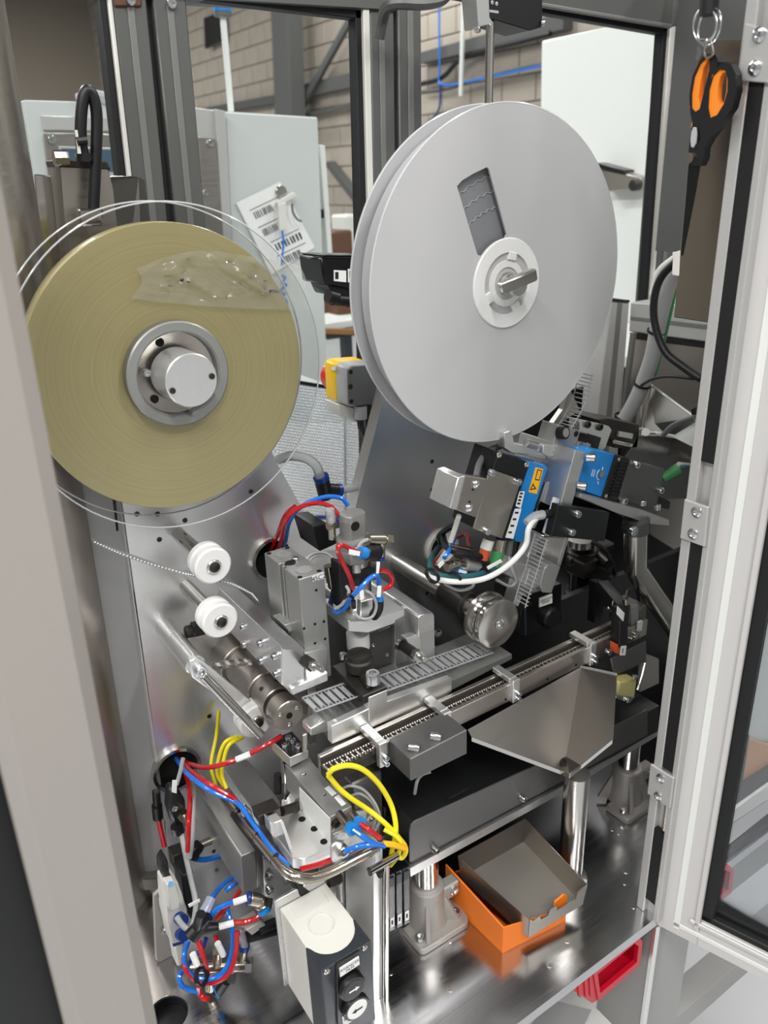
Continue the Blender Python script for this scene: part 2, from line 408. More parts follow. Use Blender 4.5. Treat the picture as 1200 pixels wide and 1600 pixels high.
for k, (u0, v0, wd) in enumerate(((.22, .2, .42), (.22, .44, .4), (.32, .67, .6), (.32, .86, .45))):
    for i in range(9):
        a = u0 + wd * (i + random.random() * .3) / 9; codes.prism([q3(a, v0, YP - .001), q3(a + wd / 24 * random.choice((1, 1.6)), v0, YP - .001), q3(a + wd / 20, v0 + .09, YP - .001), q3(a, v0 + .09, YP - .001)], (0, .0005, 0), 0)
    lines.prism([q3(u0 - .04, v0 - .045, YP - .001), q3(u0 + .6, v0 - .045, YP - .001), q3(u0 + .6, v0 - .036, YP - .001), q3(u0 - .04, v0 - .036, YP - .001)], (0, .0005, 0), 0)
part(t, 'barcode', 'ink', codes); part(t, 'text_line', 'grey_plastic', lines)
t = thing('tag_holder', 'white plastic clip hanging on the cabinet lock over the paper', 'clip')
part(t, 'clip_arm', 'white_plastic', Fp([(432, 316), (460, 300), (464, 306), (436, 323)], YC - .03, .012, .001))
part(t, 'clip_body', 'white_plastic', Fp([(436, 320), (447, 316), (449, 358), (438, 361)], YC - .035, .012, .001))
part(t, 'cord', 'blue_tube', G().tube([P(a, b, y=YC - .03) for a, b in ((441, 360), (443, 380), (441, 400), (440, 415))], .003, 6))
part(t, 'wire_tail', 'grey_plastic', G().tube([P(a, b, y=YC - .03) for a, b in ((456, 318), (458, 332), (464, 342), (471, 346))], .003, 6))
single('handwritten_mark', 'ink_blue', G().tube([P(a, b, y=YC - .003) for a, b in ((441, 430), (446, 434), (441, 441), (448, 445), (440, 452), (438, 458), (446, 458), (440, 466), (447, 468), (449, 474))], .003, 6), 'blue handwritten marker scribble on the grey cabinet door', 'writing')
t = thing('signal_tower', 'slim white signal light pole with blue top above the cabinet', 'signal light')
part(t, 'pole', 'white_paint', G().cyl(P(361, 174, y=YC + .1), P(348, 22, y=YC + .1), .0085))
part(t, 'collar', 'grey_plastic', G().cyl(P(348.5, 26, y=YC + .1), P(348, 19, y=YC + .1), .023))
part(t, 'blue_lens', 'blue_plastic', G().cyl(P(348, 19, y=YC + .1), P(347, 4, y=YC + .1), .024))
part(t, 'cap', 'grey_plastic', G().cyl(P(347, 4, y=YC + .1), P(347, -6, y=YC + .1), .022))
t = thing('control_panel_machine', 'grey framed machine with steel control panel and small screen', 'machine')
YM = 1.9
part(t, 'frame', 'cab_grey', Fp([(37, 156), (172, 160), (188, 300), (150, 300), (150, 290), (65, 300), (57, 290)], YM, .04, .002))
part(t, 'inner_frame', 'profile_grey', Fp([(64, 180), (176, 184), (180, 206), (68, 204)], YM - .006, .01, .002))
part(t, 'control_plate', 'stainless', Fp([(69, 208), (178, 210), (187, 300), (80, 300)], YM - .012, .012, .001))
part(t, 'screen_bezel', 'profile_grey', Fp([(91, 228), (180, 231), (186, 280), (98, 278)], YM - .016, .006, .001))
part(t, 'screen', 'screen', Fp([(96, 232), (180, 234), (185, 268), (101, 266)], YM - .018, .004, .0))
part(t, 'machine_body', 'cab_grey', G().box(P(45, 260, y=YM).x, P(180, 260, y=YM).x, YM + .05, YM + .5, 0, P(100, 165, y=YM).z, .004))
screw(t, P(81, 218, y=YM - .012), FR, .008, .006); screw(t, P(84, 262, y=YM - .012), FR, .008, .006)
single('plastic_wrap', 'bubble', G().tube([P(a, b, y=YM) for a, b in ((122, 156), (140, 150), (160, 152), (170, 157))], .012, 8), 'crumpled clear plastic lying on top of the far grey machine', 'wrap')
t = thing('white_cabinet', 'large white cabinet door seen through the right rear window', 'cabinet')
part(t, 'plinth', 'cabinet_white', G().box(2.22, 2.5, P(845, 300, x=2.2).y - .4, P(845, 300, x=2.2).y, 0, 1.2, .002)); part(t, 'door_panel', 'cabinet_white', Sp([(845, 64), (960, 40), (1044, 22), (1034, 560), (838, 560)], 2.2, .3, .006))
part(t, 'edge_profile', 'white_plastic', Sp([(1028, 40), (1040, 36), (1030, 540), (1019, 540)], 2.19, .01, .001))
t = thing('latch_arm', 'brown bronze latch arm with round end on the white cabinet', 'latch')
part(t, 'arm', 'stainless', Sp([(935, 262), (1000, 277), (999, 297), (940, 300)], 2.15, .05, .004))
part(t, 'pivot', 'steel_dark', G().cyl(P(998, 289, x=2.15), P(998, 289, x=2.15) + LF * .03, .017, n=20, ch=.003))
part(t, 'top_rail', 'black_gloss', Sp([(930, 254), (975, 266), (975, 270), (930, 262)], 2.14, .05, .002))
t = thing('work_bench', 'dark work bench with worn wooden edge behind the enclosure', 'bench')
YB = 3.0
zbt = P(540, 516, y=YB).z
part(t, 'bench_top', 'charcoal', G().box(P(511, 516, y=YB).x, P(511, 516, y=YB).x + .9, YB, YB + .7, zbt - .03, zbt, .004))
part(t, 'wood_edge', 'wood', Fp([(511, 514), (570, 515), (570, 524), (512, 522)], YB - .02, .03, .002))
lx_ = P(545, 530, y=YB).x
part(t, 'leg', 'charcoal', G().box(lx_ - .018, lx_ + .018, YB, YB + .05, 0, P(545, 524, y=YB).z, .002)); part(t, 'leg', 'charcoal', G().box(lx_ + .4, lx_ + .44, YB, YB + .05, 0, P(545, 524, y=YB).z, .002))
xq0 = P(523, 380, y=YB + .2); single('storage_bin', 'brown', G().box(xq0.x, P(552, 380, y=YB + .2).x, YB + .2, YB + .4, zbt, P(536, 360, y=YB + .2).z, .01), 'brown wooden box standing on the far bench', 'box')
single('waste_container', 'white_plastic', G().box(P(543, 370, y=YB + .45).x, P(570, 370, y=YB + .45).x, YB + .45, YB + .6, zbt, P(545, 336, y=YB + .45).z, .01), 'white plastic container beside the brown box', 'container')
single('document_stack', 'white_paint', G().box(P(512, 500, y=YB).x, P(512, 500, y=YB).x + .35, YB + .05, YB + .3, zbt, zbt + .03, .002), 'white papers lying on the far bench', 'papers')
# bubble wrap parcel behind the plate
t = thing('bubble_wrap_parcel', 'parcel wrapped in clear bubble wrap between the two plates', 'parcel')
yb = 1.45
part(t, 'parcel_body', 'parcel', G().prism([P(430, 594, y=yb), P(538, 610, y=yb), P(540, 860, y=yb), P(424, 860, y=yb)], (0, .25, 0), .002))
part(t, 'parcel_side', 'parcel', G().prism([P(540, 648, y=yb + .01), P(610, 668, y=yb + .01), P(610, 860, y=yb + .01), P(541, 860, y=yb + .01)], (0, .2, 0), .002)); part(t, 'dark_band', 'black', Fp([(430, 589), (540, 607), (540, 611), (430, 594)], yb - .002, .01, 0))
part(t, 'table_block', 'cab_grey', G().box(P(440, 800, y=yb).x, P(590, 800, y=yb).x, yb + .02, yb + .3, 0, P(440, 855, y=yb).z, .004))
bub = G()
for i in range(44):
    for j in range(44):
        a = 432 + i * 4.1 + (2 if j % 2 else 0); b = 600 + j * 4.6 + (a - 434) * .14
        if a < 536 or (541 < a < 606 and b > 662): bub.lathe(P(a, b, y=yb if a < 538 else yb + .01), FR, [(.0028, 0), (.0024, .0013), (.0012, .0022), (0, .0024)], 8)
part(t, 'bubble', 'bubble_skin', bub, kind='stuff')
# ================================================================== ENCLOSURE
YE = 1.05
def vbar(l0, l1, r0, r1, ya, yb_, y, d, bev=.002):
    """upright bar: its left and right outline in the photo, cut at two heights"""
    lx = lambda q, v: q[0][0] + (q[1][0] - q[0][0]) * (v - q[0][1]) / (q[1][1] - q[0][1])
    L, R_ = (l0, l1), (r0, r1)
    return Fp([(lx(L, ya), ya), (lx(R_, ya), ya), (lx(R_, yb_), yb_), (lx(L, yb_), yb_)], y, d, bev)
def upright(label, l0, l1, r0, r1, ya, yb_, groove, gasket=None, strip=None):
    t = thing('frame_post', label, 'post', 'rear frame posts of the enclosure')
    part(t, 'profile', 'profile_dark', vbar(l0, l1, r0, r1, ya, yb_, YE, .045))
    w0 = r0[0] - l0[0]
    for f0, f1 in groove:
        part(t, 'groove', 'anod_grey', vbar((l0[0] + w0 * f0, l0[1]), (l1[0] + (r1[0] - l1[0]) * f0, l1[1]), (l0[0] + w0 * f1, l0[1]), (l1[0] + (r1[0] - l1[0]) * f1, l1[1]), ya, yb_, YE - .0012, .004, .0004))
    if strip: part(t, 'seal_strip', 'white_plastic', vbar(*strip, ya, yb_, YE - .002, .03, .001))
    if gasket: part(t, 'gasket', 'black_rubber', vbar(*gasket, ya, yb_, YE + .004, .02, .001))
    return t
p = upright('leftmost dark grey profile post of the rear frame', (175, 0), (206, 275), (229, 0), (257, 292), -120, 760, ((.42, .62),), ((154, 0), (185, 275), (170, 0), (200, 275)), ((169, 0), (199.5, 275), (175, 0), (206, 275)))
part(p, 'cover_cap', 'brown', vbar((178, 0), (183, 40), (222, 0), (225, 40), -40, 11, YE - .003, .004))
screw(p, P(204, 2, y=YE - .003), FR, .005, .004)
p = upright('dark grey profile post right of the black gap, rear left', (239, 0), (270, 300), (291, 0), (317.5, 300), -120, 760, ((.4, .6),))
screw(p, P(267, 6, y=YE), FR, .006, .005)
single('gap_filler', 'black_rubber', vbar((229, 0), (257, 292), (239, 0), (270, 300), -120, 760, YE + .01, .02, 0), 'black strip filling the gap between the two left rear posts', 'filler')  # black gap between the posts drawn as a solid strip
upright('dark grey profile post left of the white reel, window side', (578, 30), (584, 300), (616, 30), (618.5, 246), -120, 760, ((.38, .6),), ((555.7, 29), (561.6, 300), (568, 30), (575, 300)), ((568, 30), (575, 300), (578, 30), (584, 300)))
upright('dark grey profile post touching the white reel, rear middle', (622, 30), (624.5, 246), (658.5, 11), (660, 202), -120, 760, ((.42, .66),))
single('gap_filler', 'black_rubber', vbar((616, 30), (618.5, 246), (622, 30), (624.5, 246), -120, 760, YE + .01, .02, 0), 'black strip filling the gap between the two middle rear posts', 'filler')  # solid black strip drawn in the gap of the middle posts
upright('dark grey profile post at the right rear corner behind scissors', (1056, 45), (1043, 200), (1088, 40), (1072, 200), -120, 560, ((.4, .62),), ((1036.7, 52.7), (1026.7, 200), (1047, 50), (1036, 200)), ((1047, 50), (1036, 200), (1056, 45), (1043, 200)))
t = thing('frame_beam', 'dark grey upper cross beam over the left rear window', 'beam', 'upper beams of the enclosure')
part(t, 'profile', 'profile_dark', Fp([(150, -90), (620, -60), (620, 18), (332, -2), (150, -14)], YE - .004, .05, .002))
part(t, 'gasket', 'black_rubber', Fp([(320, -4), (568, 16), (566, 30), (320, 0)], YE + .004, .02, .001))
t = thing('frame_beam', 'dark grey upper cross beam over the right rear window', 'beam', 'upper beams of the enclosure')
part(t, 'profile', 'profile_dark', Fp([(620, -90), (1100, -50), (1100, 32), (1050, 42), (850, 6), (660, -26), (620, -30)], YE - .004, .05, .002))
part(t, 'ledge', 'anod_grey', Fp([(800, -4), (1050, 38), (1050, 44), (800, 2)], YE - .01, .01, .001))
part(t, 'gasket', 'black_rubber', Fp([(660, -26), (850, 7), (1046, 42), (1037, 53), (850, 20), (660, -14)], YE + .004, .02, .001))
xs = P(1060, 100, y=YE).x
t = thing('frame_beam', 'dark side beam running forward from right rear corner', 'beam', 'upper beams of the enclosure')
part(t, 'profile', 'profile_dark', G().box(xs, xs + .05, .46, YE - .01, 1.915, 1.965, .002))
part(t, 'groove', 'anod_grey', G().box(xs - .001, xs + .002, .46, YE - .01, 1.936, 1.944, .0004))
for nm, q in (('left rear window', [(-30, -60), (160, -20), (190, 290), (30, 340)]), ('middle rear window', [(292, -10), (560, 20), (572, 660), (330, 660)]), ('right rear window', [(655, -30), (1040, 48), (1010, 500), (655, 560)])):
    o = single('window_pane', 'glass', Fp(q, YE + .014, .004, 0), 'clear safety glass pane of the ' + nm, 'window pane', 'rear panes of the enclosure')
# lower side frame at the right
xb = 1.24
t = thing('corner_framework', 'aluminium profile beam and upright at the right rear side', 'frame')
part(t, 'beam', 'profile_grey', Sp([(985, 472), (1115, 484), (1115, 536), (982, 518)], xb, .045, .002))
part(t, 'groove', 'anod_grey', Sp([(985, 494), (1115, 509), (1115, 516), (985, 500)], xb - .001, .004, .0004))
part(t, 'upright', 'profile_grey', Fp([(955, 470), (984, 473), (962, 760), (922, 760)], YE - .045, .045, .002))
part(t, 'upright_side', 'anod_grey', Sp([(984, 520), (990, 520), (968, 690), (962, 690)], xb - .02, .01, .001))
part(t, 'upright_groove', 'anod_grey', Fp([(966, 472), (973, 473), (946, 760), (937, 760)], YE - .0465, .004, .0004))
part(t, 'top_cap', 'black', Fp([(955, 466), (985, 469), (984, 473), (955, 471)], YE - .047, .04, .001))
part(t, 'gasket', 'black_rubber', Sp([(982, 520), (1115, 536), (1115, 546), (990, 530)], xb + .004, .01, .001))
part(t, 'side_panel', 'stainless', Sp([(985, 530), (1130, 546), (1120, 900), (960, 800)], xb + .02, .004, .0))
single('rear_backdrop', 'black', G().box(.82, 1.3, YE + .05, YE + .06, .8, 1.30, 0), 'added black rear backdrop darkening the corner behind the column', 'panel')  # backdrop added so the rear corner stays dark
single('rear_sill', 'profile_grey', Fp([(925, 540), (952, 536), (950, 640), (920, 650)], YE + .2, .05, .002), 'grey machine edge visible right of the white reel', 'edge')
single('side_backdrop', 'black', G().box(xb + .03, xb + .04, .54, YE + .05, .8, 1.34, 0), 'added black backdrop darkening the low right rear corner', 'partition')  # added black sheet, hides the bright floor and keeps this side dark
single('upper_partition', 'profile_dark', G().box(xb + .07, xb + .08, .50, YE - .02, 1.56, 2.05, 0), 'dark grey upper side wall behind the scissors', 'partition')
single('front_panel', 'cab_grey', G().box(.745, 1.28, .475, .485, .8, 2.05, .001), 'added pale grey panel standing in for reflections right of the open door', 'panel')  # added pale panel, stands in for floor and reflections behind the door glass
# ---- front right post, hinge plates, door
xp = .69
y0, y1 = P(1156, 500, x=xp).y, P(1105, 500, x=xp).y
ys0, ys1 = P(1144, 500, x=xp).y, P(1122, 500, x=xp).y
t = thing('door_post', 'light aluminium profile post carrying the open glass door', 'post')
part(t, 'profile', 'profile_grey', G().box(xp, xp + .045, y0, ys0, .8, 2.06, .0012).box(xp, xp + .045, ys1, y1, .8, 2.06, .0012).box(xp + .008, xp + .04, ys0 - .001, ys1 + .001, .8, 2.06, 0))
zz = [P(1100, 722, x=xp).z, P(1045, 1205, x=xp).z, P(1030, 1300, x=xp).z, P(1010, 1405, x=xp).z, P(1180, 125, x=xp).z]
part(t, 'slot_seal', 'black_rubber', G().box(xp + .001, xp + .008, ys0, ys1, zz[0], zz[4], 0).box(xp + .001, xp + .008, ys0, ys1, zz[1], zz[0] - .085, 0).box(xp + .001, xp + .008, ys0, ys1, zz[3], zz[2], 0))
for q, ss in (([(1164, 36), (1212, 52), (1200, 130), (1152, 126)], ((1187, 54), (1180, 106))), ([(1069, 780), (1106, 793), (1100, 855), (1062, 841)], ((1089, 800), (1083, 834))), ([(1016, 1194), (1052, 1216), (1046, 1264), (1011, 1240)], ((1033, 1216), (1029, 1244)))):
    h = part(t, 'hinge_plate', 'profile_grey', Sp(q, xp - .004, .004, .0008))
    for s_ in ss: screw(h, P(*s_, x=xp - .004), LF, .0065, .003, kind='button')
hp = P(1026, 1441, z=.79); dd = V((.043, -.131, 0)).normalized(); nn = V((-dd.y, dd.x, 0))
if nn.x < 0: nn = -nn
DW, DZ1 = .52, 2.04
def D(s, z, n=0): return V((hp.x, hp.y, 0)) + dd * s + nn * n + V((0, 0, z))
def dbox(g, s0, s1, z0, z1, n0, n1, bev=.0015):
    return g.prism([D(s0, z0, n0), D(s1, z0, n0), D(s1, z1, n0), D(s0, z1, n0)], nn * (n1 - n0), bev)
t = thing('glass_door', 'open glass door with pale grey frame at the right', 'door')
W_ = .052; zb = .785
part(t, 'stile', 'door_paint', dbox(dbox(G(), 0, W_, zb, DZ1, 0, .03), W_ - .006, W_, zb + .03, DZ1, -.004, .0, .001)); part(t, 'stile', 'door_paint', dbox(G(), DW - W_, DW, zb, DZ1, 0, .03))
part(t, 'bottom_rail', 'door_paint', dbox(dbox(G(), W_, DW - W_, zb, zb + .042, 0, .03), .04, DW - .04, zb + .036, zb + .042, -.004, 0, .001)); part(t, 'top_rail', 'door_paint', dbox(G(), W_, DW - W_, DZ1 - W_, DZ1, 0, .03))
part(t, 'groove_strip', 'white_paint', dbox(G(), .021, .029, zb + .012, DZ1, -.0012, .004, .0003))
part(t, 'groove_strip', 'white_paint', dbox(G(), .02, DW, zb + .016, zb + .022, -.0012, .004, .0003))
gk = G(); dbox(gk, W_, W_ + .014, zb + .042, DZ1 - W_, .004, .02); dbox(gk, W_, DW - W_, zb + .042, zb + .052, .004, .02)
part(t, 'gasket', 'black_rubber', gk)
part(t, 'pane', 'door_glass', dbox(G(), W_, DW - W_, zb + .042, DZ1 - W_, .012, .018, 0))
hg = part(t, 'hinge', 'steel', G().cyl(D(-.004, .95, -.002), D(-.004, .99, -.002), .005))
t = thing('closed_door', 'closed door of the next bay seen through the open door glass', 'door')
yd = .452
part(t, 'bottom_rail', 'door_paint', Fp([(1123, 1282), (1200, 1227), (1330, 1135), (1330, 1155), (1200, 1249), (1120, 1302)], yd, .03, .001)); part(t, 'lower_rail', 'profile_grey', Fp([(1120, 1303), (1200, 1250), (1330, 1156), (1330, 1178), (1200, 1271), (1114, 1340)], yd + .004, .03, .001)); part(t, 'gap_strip', 'black_rubber', Fp([(1114, 1342), (1200, 1272), (1330, 1180), (1330, 1190), (1200, 1283), (1112, 1356)], yd + .008, .02, .0))
part(t, 'gasket', 'grey_plastic', Fp([(1125, 1255), (1200, 1208), (1330, 1118), (1330, 1136), (1200, 1227), (1123, 1279)], yd + .004, .02, .0)); part(t, 'handle', 'grey_plastic', G().cut([P(*q, y=yd - .02) for q in ((1150, 1116), (1158, 1122), (1171, 1150), (1159, 1230), (1154, 1243), (1127, 1257), (1122, 1240), (1136, 1150))], [[P(*q, y=yd - .02) for q in ((1144, 1154), (1148, 1157), (1137, 1227), (1132, 1228))]], (0, .01, 0)))
part(t, 'inner_card', 'tan_card', Fp([(1170, 1154), (1200, 1164), (1260, 1150), (1260, 1160), (1200, 1196), (1158, 1224)], yd + .015, .004, 0))
t = thing('storage_bin', 'red plastic storage bin seen through the door glass', 'bin')
ybn2 = .44
ro = [(1102, 1372), (1137, 1350), (1147, 1359), (1143, 1395), (1122, 1411), (1100, 1404)]; ri = [(1107, 1378), (1134, 1360), (1141, 1364), (1138, 1391), (1121, 1403), (1106, 1398)]
part(t, 'rim', 'red_bin', G().cut([P(*q, y=ybn2) for q in ro], [[P(*q, y=ybn2) for q in ri]], (0, .006, 0))); part(t, 'inner_back', 'red_bin', Fp(ri, ybn2 + .03, .003, 0))
sh = G()
for i in range(6): sh.prism([P(*ri[i], y=ybn2), P(*ri[(i + 1) % 6], y=ybn2), P(*ri[(i + 1) % 6], y=ybn2) + V((0, .03, 0)), P(*ri[i], y=ybn2) + V((0, .03, 0))], (0, 0, .001), 0)
part(t, 'shell', 'red_bin', sh)
# ---- base
t = thing('base_plate', 'thick brushed aluminium base plate of the machine', 'base plate')
YF = .447
hc = P(262, 1585, z=.8)
outer = [V((-.2, YF, .8)), V((.705, YF, .8)), V((1.24, YF, .8)), V((1.24, YE, .8)), V((-.2, YE, .8))]
part(t, 'plate', 'base_alu', G().cut(outer, [circ(hc, .024, 28, V((1, 0, 0)), V((0, 1, 0)))], (0, 0, -.016)))
part(t, 'hole_lining', 'black', G().ring(hc + V((0, 0, -.016)), UP, .024, .0225, .015)); part(t, 'hole_black_disc', 'black', G().cyl(hc + V((0, 0, -.017)), hc + V((0, 0, -.015)), .025))  # black disc added underneath so the hole looks dark
for a, b in ((990, 1417), (885, 1397), (978, 1362), (957, 1296), (967, 1302), (886, 1470), (703, 1546), (703, 1470), (858, 1508), (262, 1552), (976, 1380), (610, 1520)):
    screw(t, P(a, b, z=.8), UP, .0035, .0006, 'steel', 'hole', 'tapped_hole')
t = thing('lower_cabinet', 'pale grey lower cabinet front under the base plate', 'cabinet')
part(t, 'front_panel', 'cab_grey', G().box(-.2, .50, .56, .57, 0, .78, .001))
part(t, 'leg', 'panel_grey', G().box(.70, .79, .45, .53, 0, .782, .002))
part(t, 'leg_edge', 'alu_bright', G().box(.698, .706, .445, .452, 0, .782, .001))
zl_ = P(1122, 1411, y=.46).z
part(t, 'side_panel', 'panel_grey', G().box(.79, 1.24, .46, .47, zl_, .782, .001)); part(t, 'lower_rail', 'panel_grey', G().box(.79, 1.24, .46, .50, P(1100, 1552, y=.46).z - .05, P(1100, 1552, y=.46).z, .001))
part(t, 'drawer_front', 'lt_grey_plastic', G().prism([P(860, 1560, y=.52), P(926, 1577, y=.44), P(905, 1620, y=.44), P(800, 1640, y=.52)], (0, .004, -.02), .001))
part(t, 'inner_shelf', 'white_paint', G().box(.50, .70, .47, .9, .52, .53, .001))
# red bin hung under the front edge
t = thing('storage_bin', 'red plastic storage bin hung under the base plate edge', 'bin')
YBN = .453
rim = [(927, 1519), (997, 1462), (1004, 1472), (1000, 1508), (935, 1564)]
ins = [(934, 1522), (992, 1474), (998, 1479), (995, 1504), (938, 1552)]
part(t, 'rim', 'red_bin', G().cut([P(*q, y=YBN) for q in rim], [[P(*q, y=YBN) for q in ins]], (0, .006, 0)))
part(t, 'inner_back', 'red_bin', Fp(ins, YBN + .06, .003, 0))
sh = G()
for i in range(5): sh.prism([P(*rim[i], y=YBN + .005), P(*rim[(i + 1) % 5], y=YBN + .005), P(*rim[(i + 1) % 5], y=YBN + .005) + V((0, .06, 0)), P(*rim[i], y=YBN + .005) + V((0, .06, 0))], (0, 0, .0015), 0)
part(t, 'shell', 'red_bin', sh)
part(t, 'end_wall', 'red_bin', Fp([(891, 1544), (921, 1519), (928, 1524), (934, 1564), (925, 1568)], YBN + .002, .04, .001))
for a in (903, 913, 921): part(t, 'rib', 'red_bin', Fp([(a, 1537 - (a - 903) * .8), (a + 3, 1535 - (a - 903) * .8), (a + 5, 1560), (a + 2, 1558)], YBN, .004, .0005))
# ---- left front post close to the lens
t = thing('door_post', 'wide grey painted post close to the lens at left', 'post')
part(t, 'profile', 'post_paint', G().prism([V((-.008, .425, .2)), V((.050, .425, .2)), V((.050, .47, .2)), V((-.008, .47, .2))], (.034, 0, 1.86), .009))
t = thing('polished_column', 'polished steel column between the grey post and the reel', 'column')
ca_, cb_ = P(237, 1412, y=.9), P(12, 0, y=.9)
part(t, 'tube', 'stainless', G().tube([ca_ + V((-.045, .005, 0)), cb_ + V((-.045, .005, .1))], .045, 40, 1))
part(t, 'boot', 'black_rubber', G().lathe(ca_ + V((-.026, .005, 0)), (0, 0, -1), [(.031, -.004), (.036, .02), (.035, .04), (.026, .055), (.026, .0)], 24, cap=False))
part(t, 'lower_pin', 'black', G().cyl(V((ca_.x - .026, .905, .8)), ca_ + V((-.026, .005, 0)), .03, n=24))
single('door_edge_strip', 'black', G().prism([V((-.12, .475, .2)), V((.0, .475, .2)), V((.0, .49, .2)), V((-.12, .49, .2))], (.034, 0, 1.3), .001), 'dark edge left of the grey painted post', 'edge')
t = thing('cover_panel', 'flat grey cover panel beside the left mounting plate', 'panel')
part(t, 'panel', 'panel_grey', Fp([(96, 600), (160, 600), (188, 790), (243, 1190), (268, 1372), (222, 1372), (190, 1200), (130, 860)], .885, .02, .001))
part(t, 'edge_strip', 'profile_grey', Fp([(160, 600), (164, 600), (192, 790), (247, 1190), (271, 1372), (267, 1372), (243, 1190), (188, 790)], .880, .02, .0005))
part(t, 'slot', 'hole', Fp([(176, 780), (181, 780), (185, 829), (182, 830)], .8845, .002, 0))
part(t, 'foot_block', 'stainless', Fp([(222, 1374), (262, 1370), (264, 1386), (226, 1392)], .87, .02, .001))
# ================================================================== MOUNTING PLATE
YP0 = .88
t = thing('mounting_plate', 'upright brushed aluminium plate with a deep V-shaped cut-out', 'plate')
g1 = P(425, 872, y=YP0); g2 = P(275, 1200, y=YP0); g3 = P(690, 855, y=YP0)
pl = [P(272, 1392, y=YP0), P(247, 1190, y=YP0), P(190, 800, y=YP0), P(165, 640, y=YP0), P(395, 640, y=YP0), P(433, 724, y=YP0), P(545, 925, y=YP0), P(556, 790, y=YP0), P(608, 590, y=YP0), P(760, 560, y=YP0)]
xr = P(806, 900, y=YP0).x
pl += [V((xr, YP0, 1.36)), V((xr, YP0, .80)), V((P(272, 1392, y=YP0).x, YP0, .80))]
pl[0].z = .86
part(t, 'plate', 'plate_alu', G().cut(pl, [circ(g1, .028, 28), circ(g2, .03, 28), circ(g3, .026, 28)], (0, .022, 0)))
for gg, r, m_ in ((g1, .0285, 'polished'), (g2, .0305, 'polished'), (g3, .0265, 'white_plastic')):
    part(t, 'hole_backing', 'hole', G().cyl(gg + V((0, .0225, 0)), gg + V((0, .025, 0)), r)) if m_ == 'polished' else None  # black disc added behind the hole to shut out the light
    part(t, 'bushing', m_, G().ring(gg + V((0, -.006, 0)), (0, 1, 0), r + .0025, r - .002, .03))
for a, b in ((214, 803), (289, 813), (249, 843), (327, 1119), (303, 1176), (246, 803), (675, 721), (675, 765), (667, 927), (327, 1240), (334, 1330), (392, 768)):
    screw(t, P(a, b, y=YP0), FR, .0032, .0005, 'steel_dark', 'hole', 'tapped_hole')
# ================================================================== FILM REEL (left)
t = thing('film_reel', 'large clear-flanged reel wound with olive gold film', 'reel')
fc = P(273, 582, y=.79); fc0 = fc
def rel(dy): return V((fc.x, fc.y + dy, fc.z))
gr = part(t, 'film_roll', 'film_gold', None or G().lathe((0, 0, 0), (0, 1, 0), [(.05, 0), (.144, 0), (.1445, .001), (.1445, .02), (.144, .021), (.05, .021)], 96, cap=False)); gr.location = fc
for dy in (-.012, .03):
    f = part(t, 'flange', 'flange_clear', G().ring(rel(dy), (0, 1, 0), .1625, .05, .0012, 96))
    rg = G(); rg.tube(circ(rel(dy + .0006), .1625, 96) + [circ(rel(dy + .0006), .1625, 96)[0]], .0009, 6, 1, cap=False); part(f, 'rim_glint', 'rim_glint', rg)  # thin ring added to carry the bright line along the flange edge
part(t, 'hub_ring', 'anodised', G().lathe(rel(0), FR, [(.042, -.02), (.042, .012), (.044, .014), (.0515, .014), (.053, .0125), (.053, -.02)], 64, cap=False))
part(t, 'hub_plate', 'stainless', G().lathe(rel(0), FR, [(.0425, -.02), (.0425, .001), (.041, .0015), (.03, -.002), (0, -.002)], 64, cap=False))
kn = part(t, 'knob', 'alu_bright', G().lathe(rel(-.004), FR, [(.0265, 0), (.0265, .042), (.0255, .043), (0, .043)], 48, cap=False))
for a in (.2, 3.3): screw(kn, rel(-.0475) + V((.021 * math.cos(a), 0, .021 * math.sin(a) - .003)), FR, .003, .001, 'steel_dark', 'hole')
for a in (1.9, 3.9, 5.6): screw(t, rel(.0005) + V((.034 * math.cos(a), 0, .034 * math.sin(a))), FR, .0045, .001, 'hole', 'hole', 'bolt_hole')
screw(t, rel(-.006) + V((-.031, 0, .006)), FR, .004, .005)
part(t, 'axle', 'steel', G().cyl(rel(.02), V((fc.x, YP0, fc.z)), .016))
# crumpled clear bag caught behind the front flange
random.seed(3); bag = G(); NX, NY = 46, 18; vs = []
for j in range(NY + 1):
    for i in range(NX + 1):
        u_, v_ = i / NX, j / NY
        px_ = 212 + 256 * u_ + 10 * math.sin(v_ * 4); top = 428 - 42 * math.sin(min(1, u_ * 1.5 + .1) * math.pi * .6) + 26 * u_ * u_; bot = 466 + 34 * u_ - 16 * u_ * u_
        py_ = top + (bot - top) * v_
        ed = min(u_, 1 - u_, v_, 1 - v_) * 6
        dy = .0045 * min(1, ed) * (math.sin(u_ * 31 + 5 * math.sin(v_ * 5)) * .5 + math.sin(u_ * 17 - v_ * 13) * .4 + random.uniform(-.5, .5) * .8)
        vs.append(bag.bm.verts.new(P(px_, py_, y=.7845 + dy * .8)))
for j in range(NY):
    for i in range(NX): k = j * (NX + 1) + i; bag.bm.faces.new((vs[k], vs[k + 1], vs[k + NX + 2], vs[k + NX + 1]))
part(t, 'crumpled_film', 'bag_film', bag)
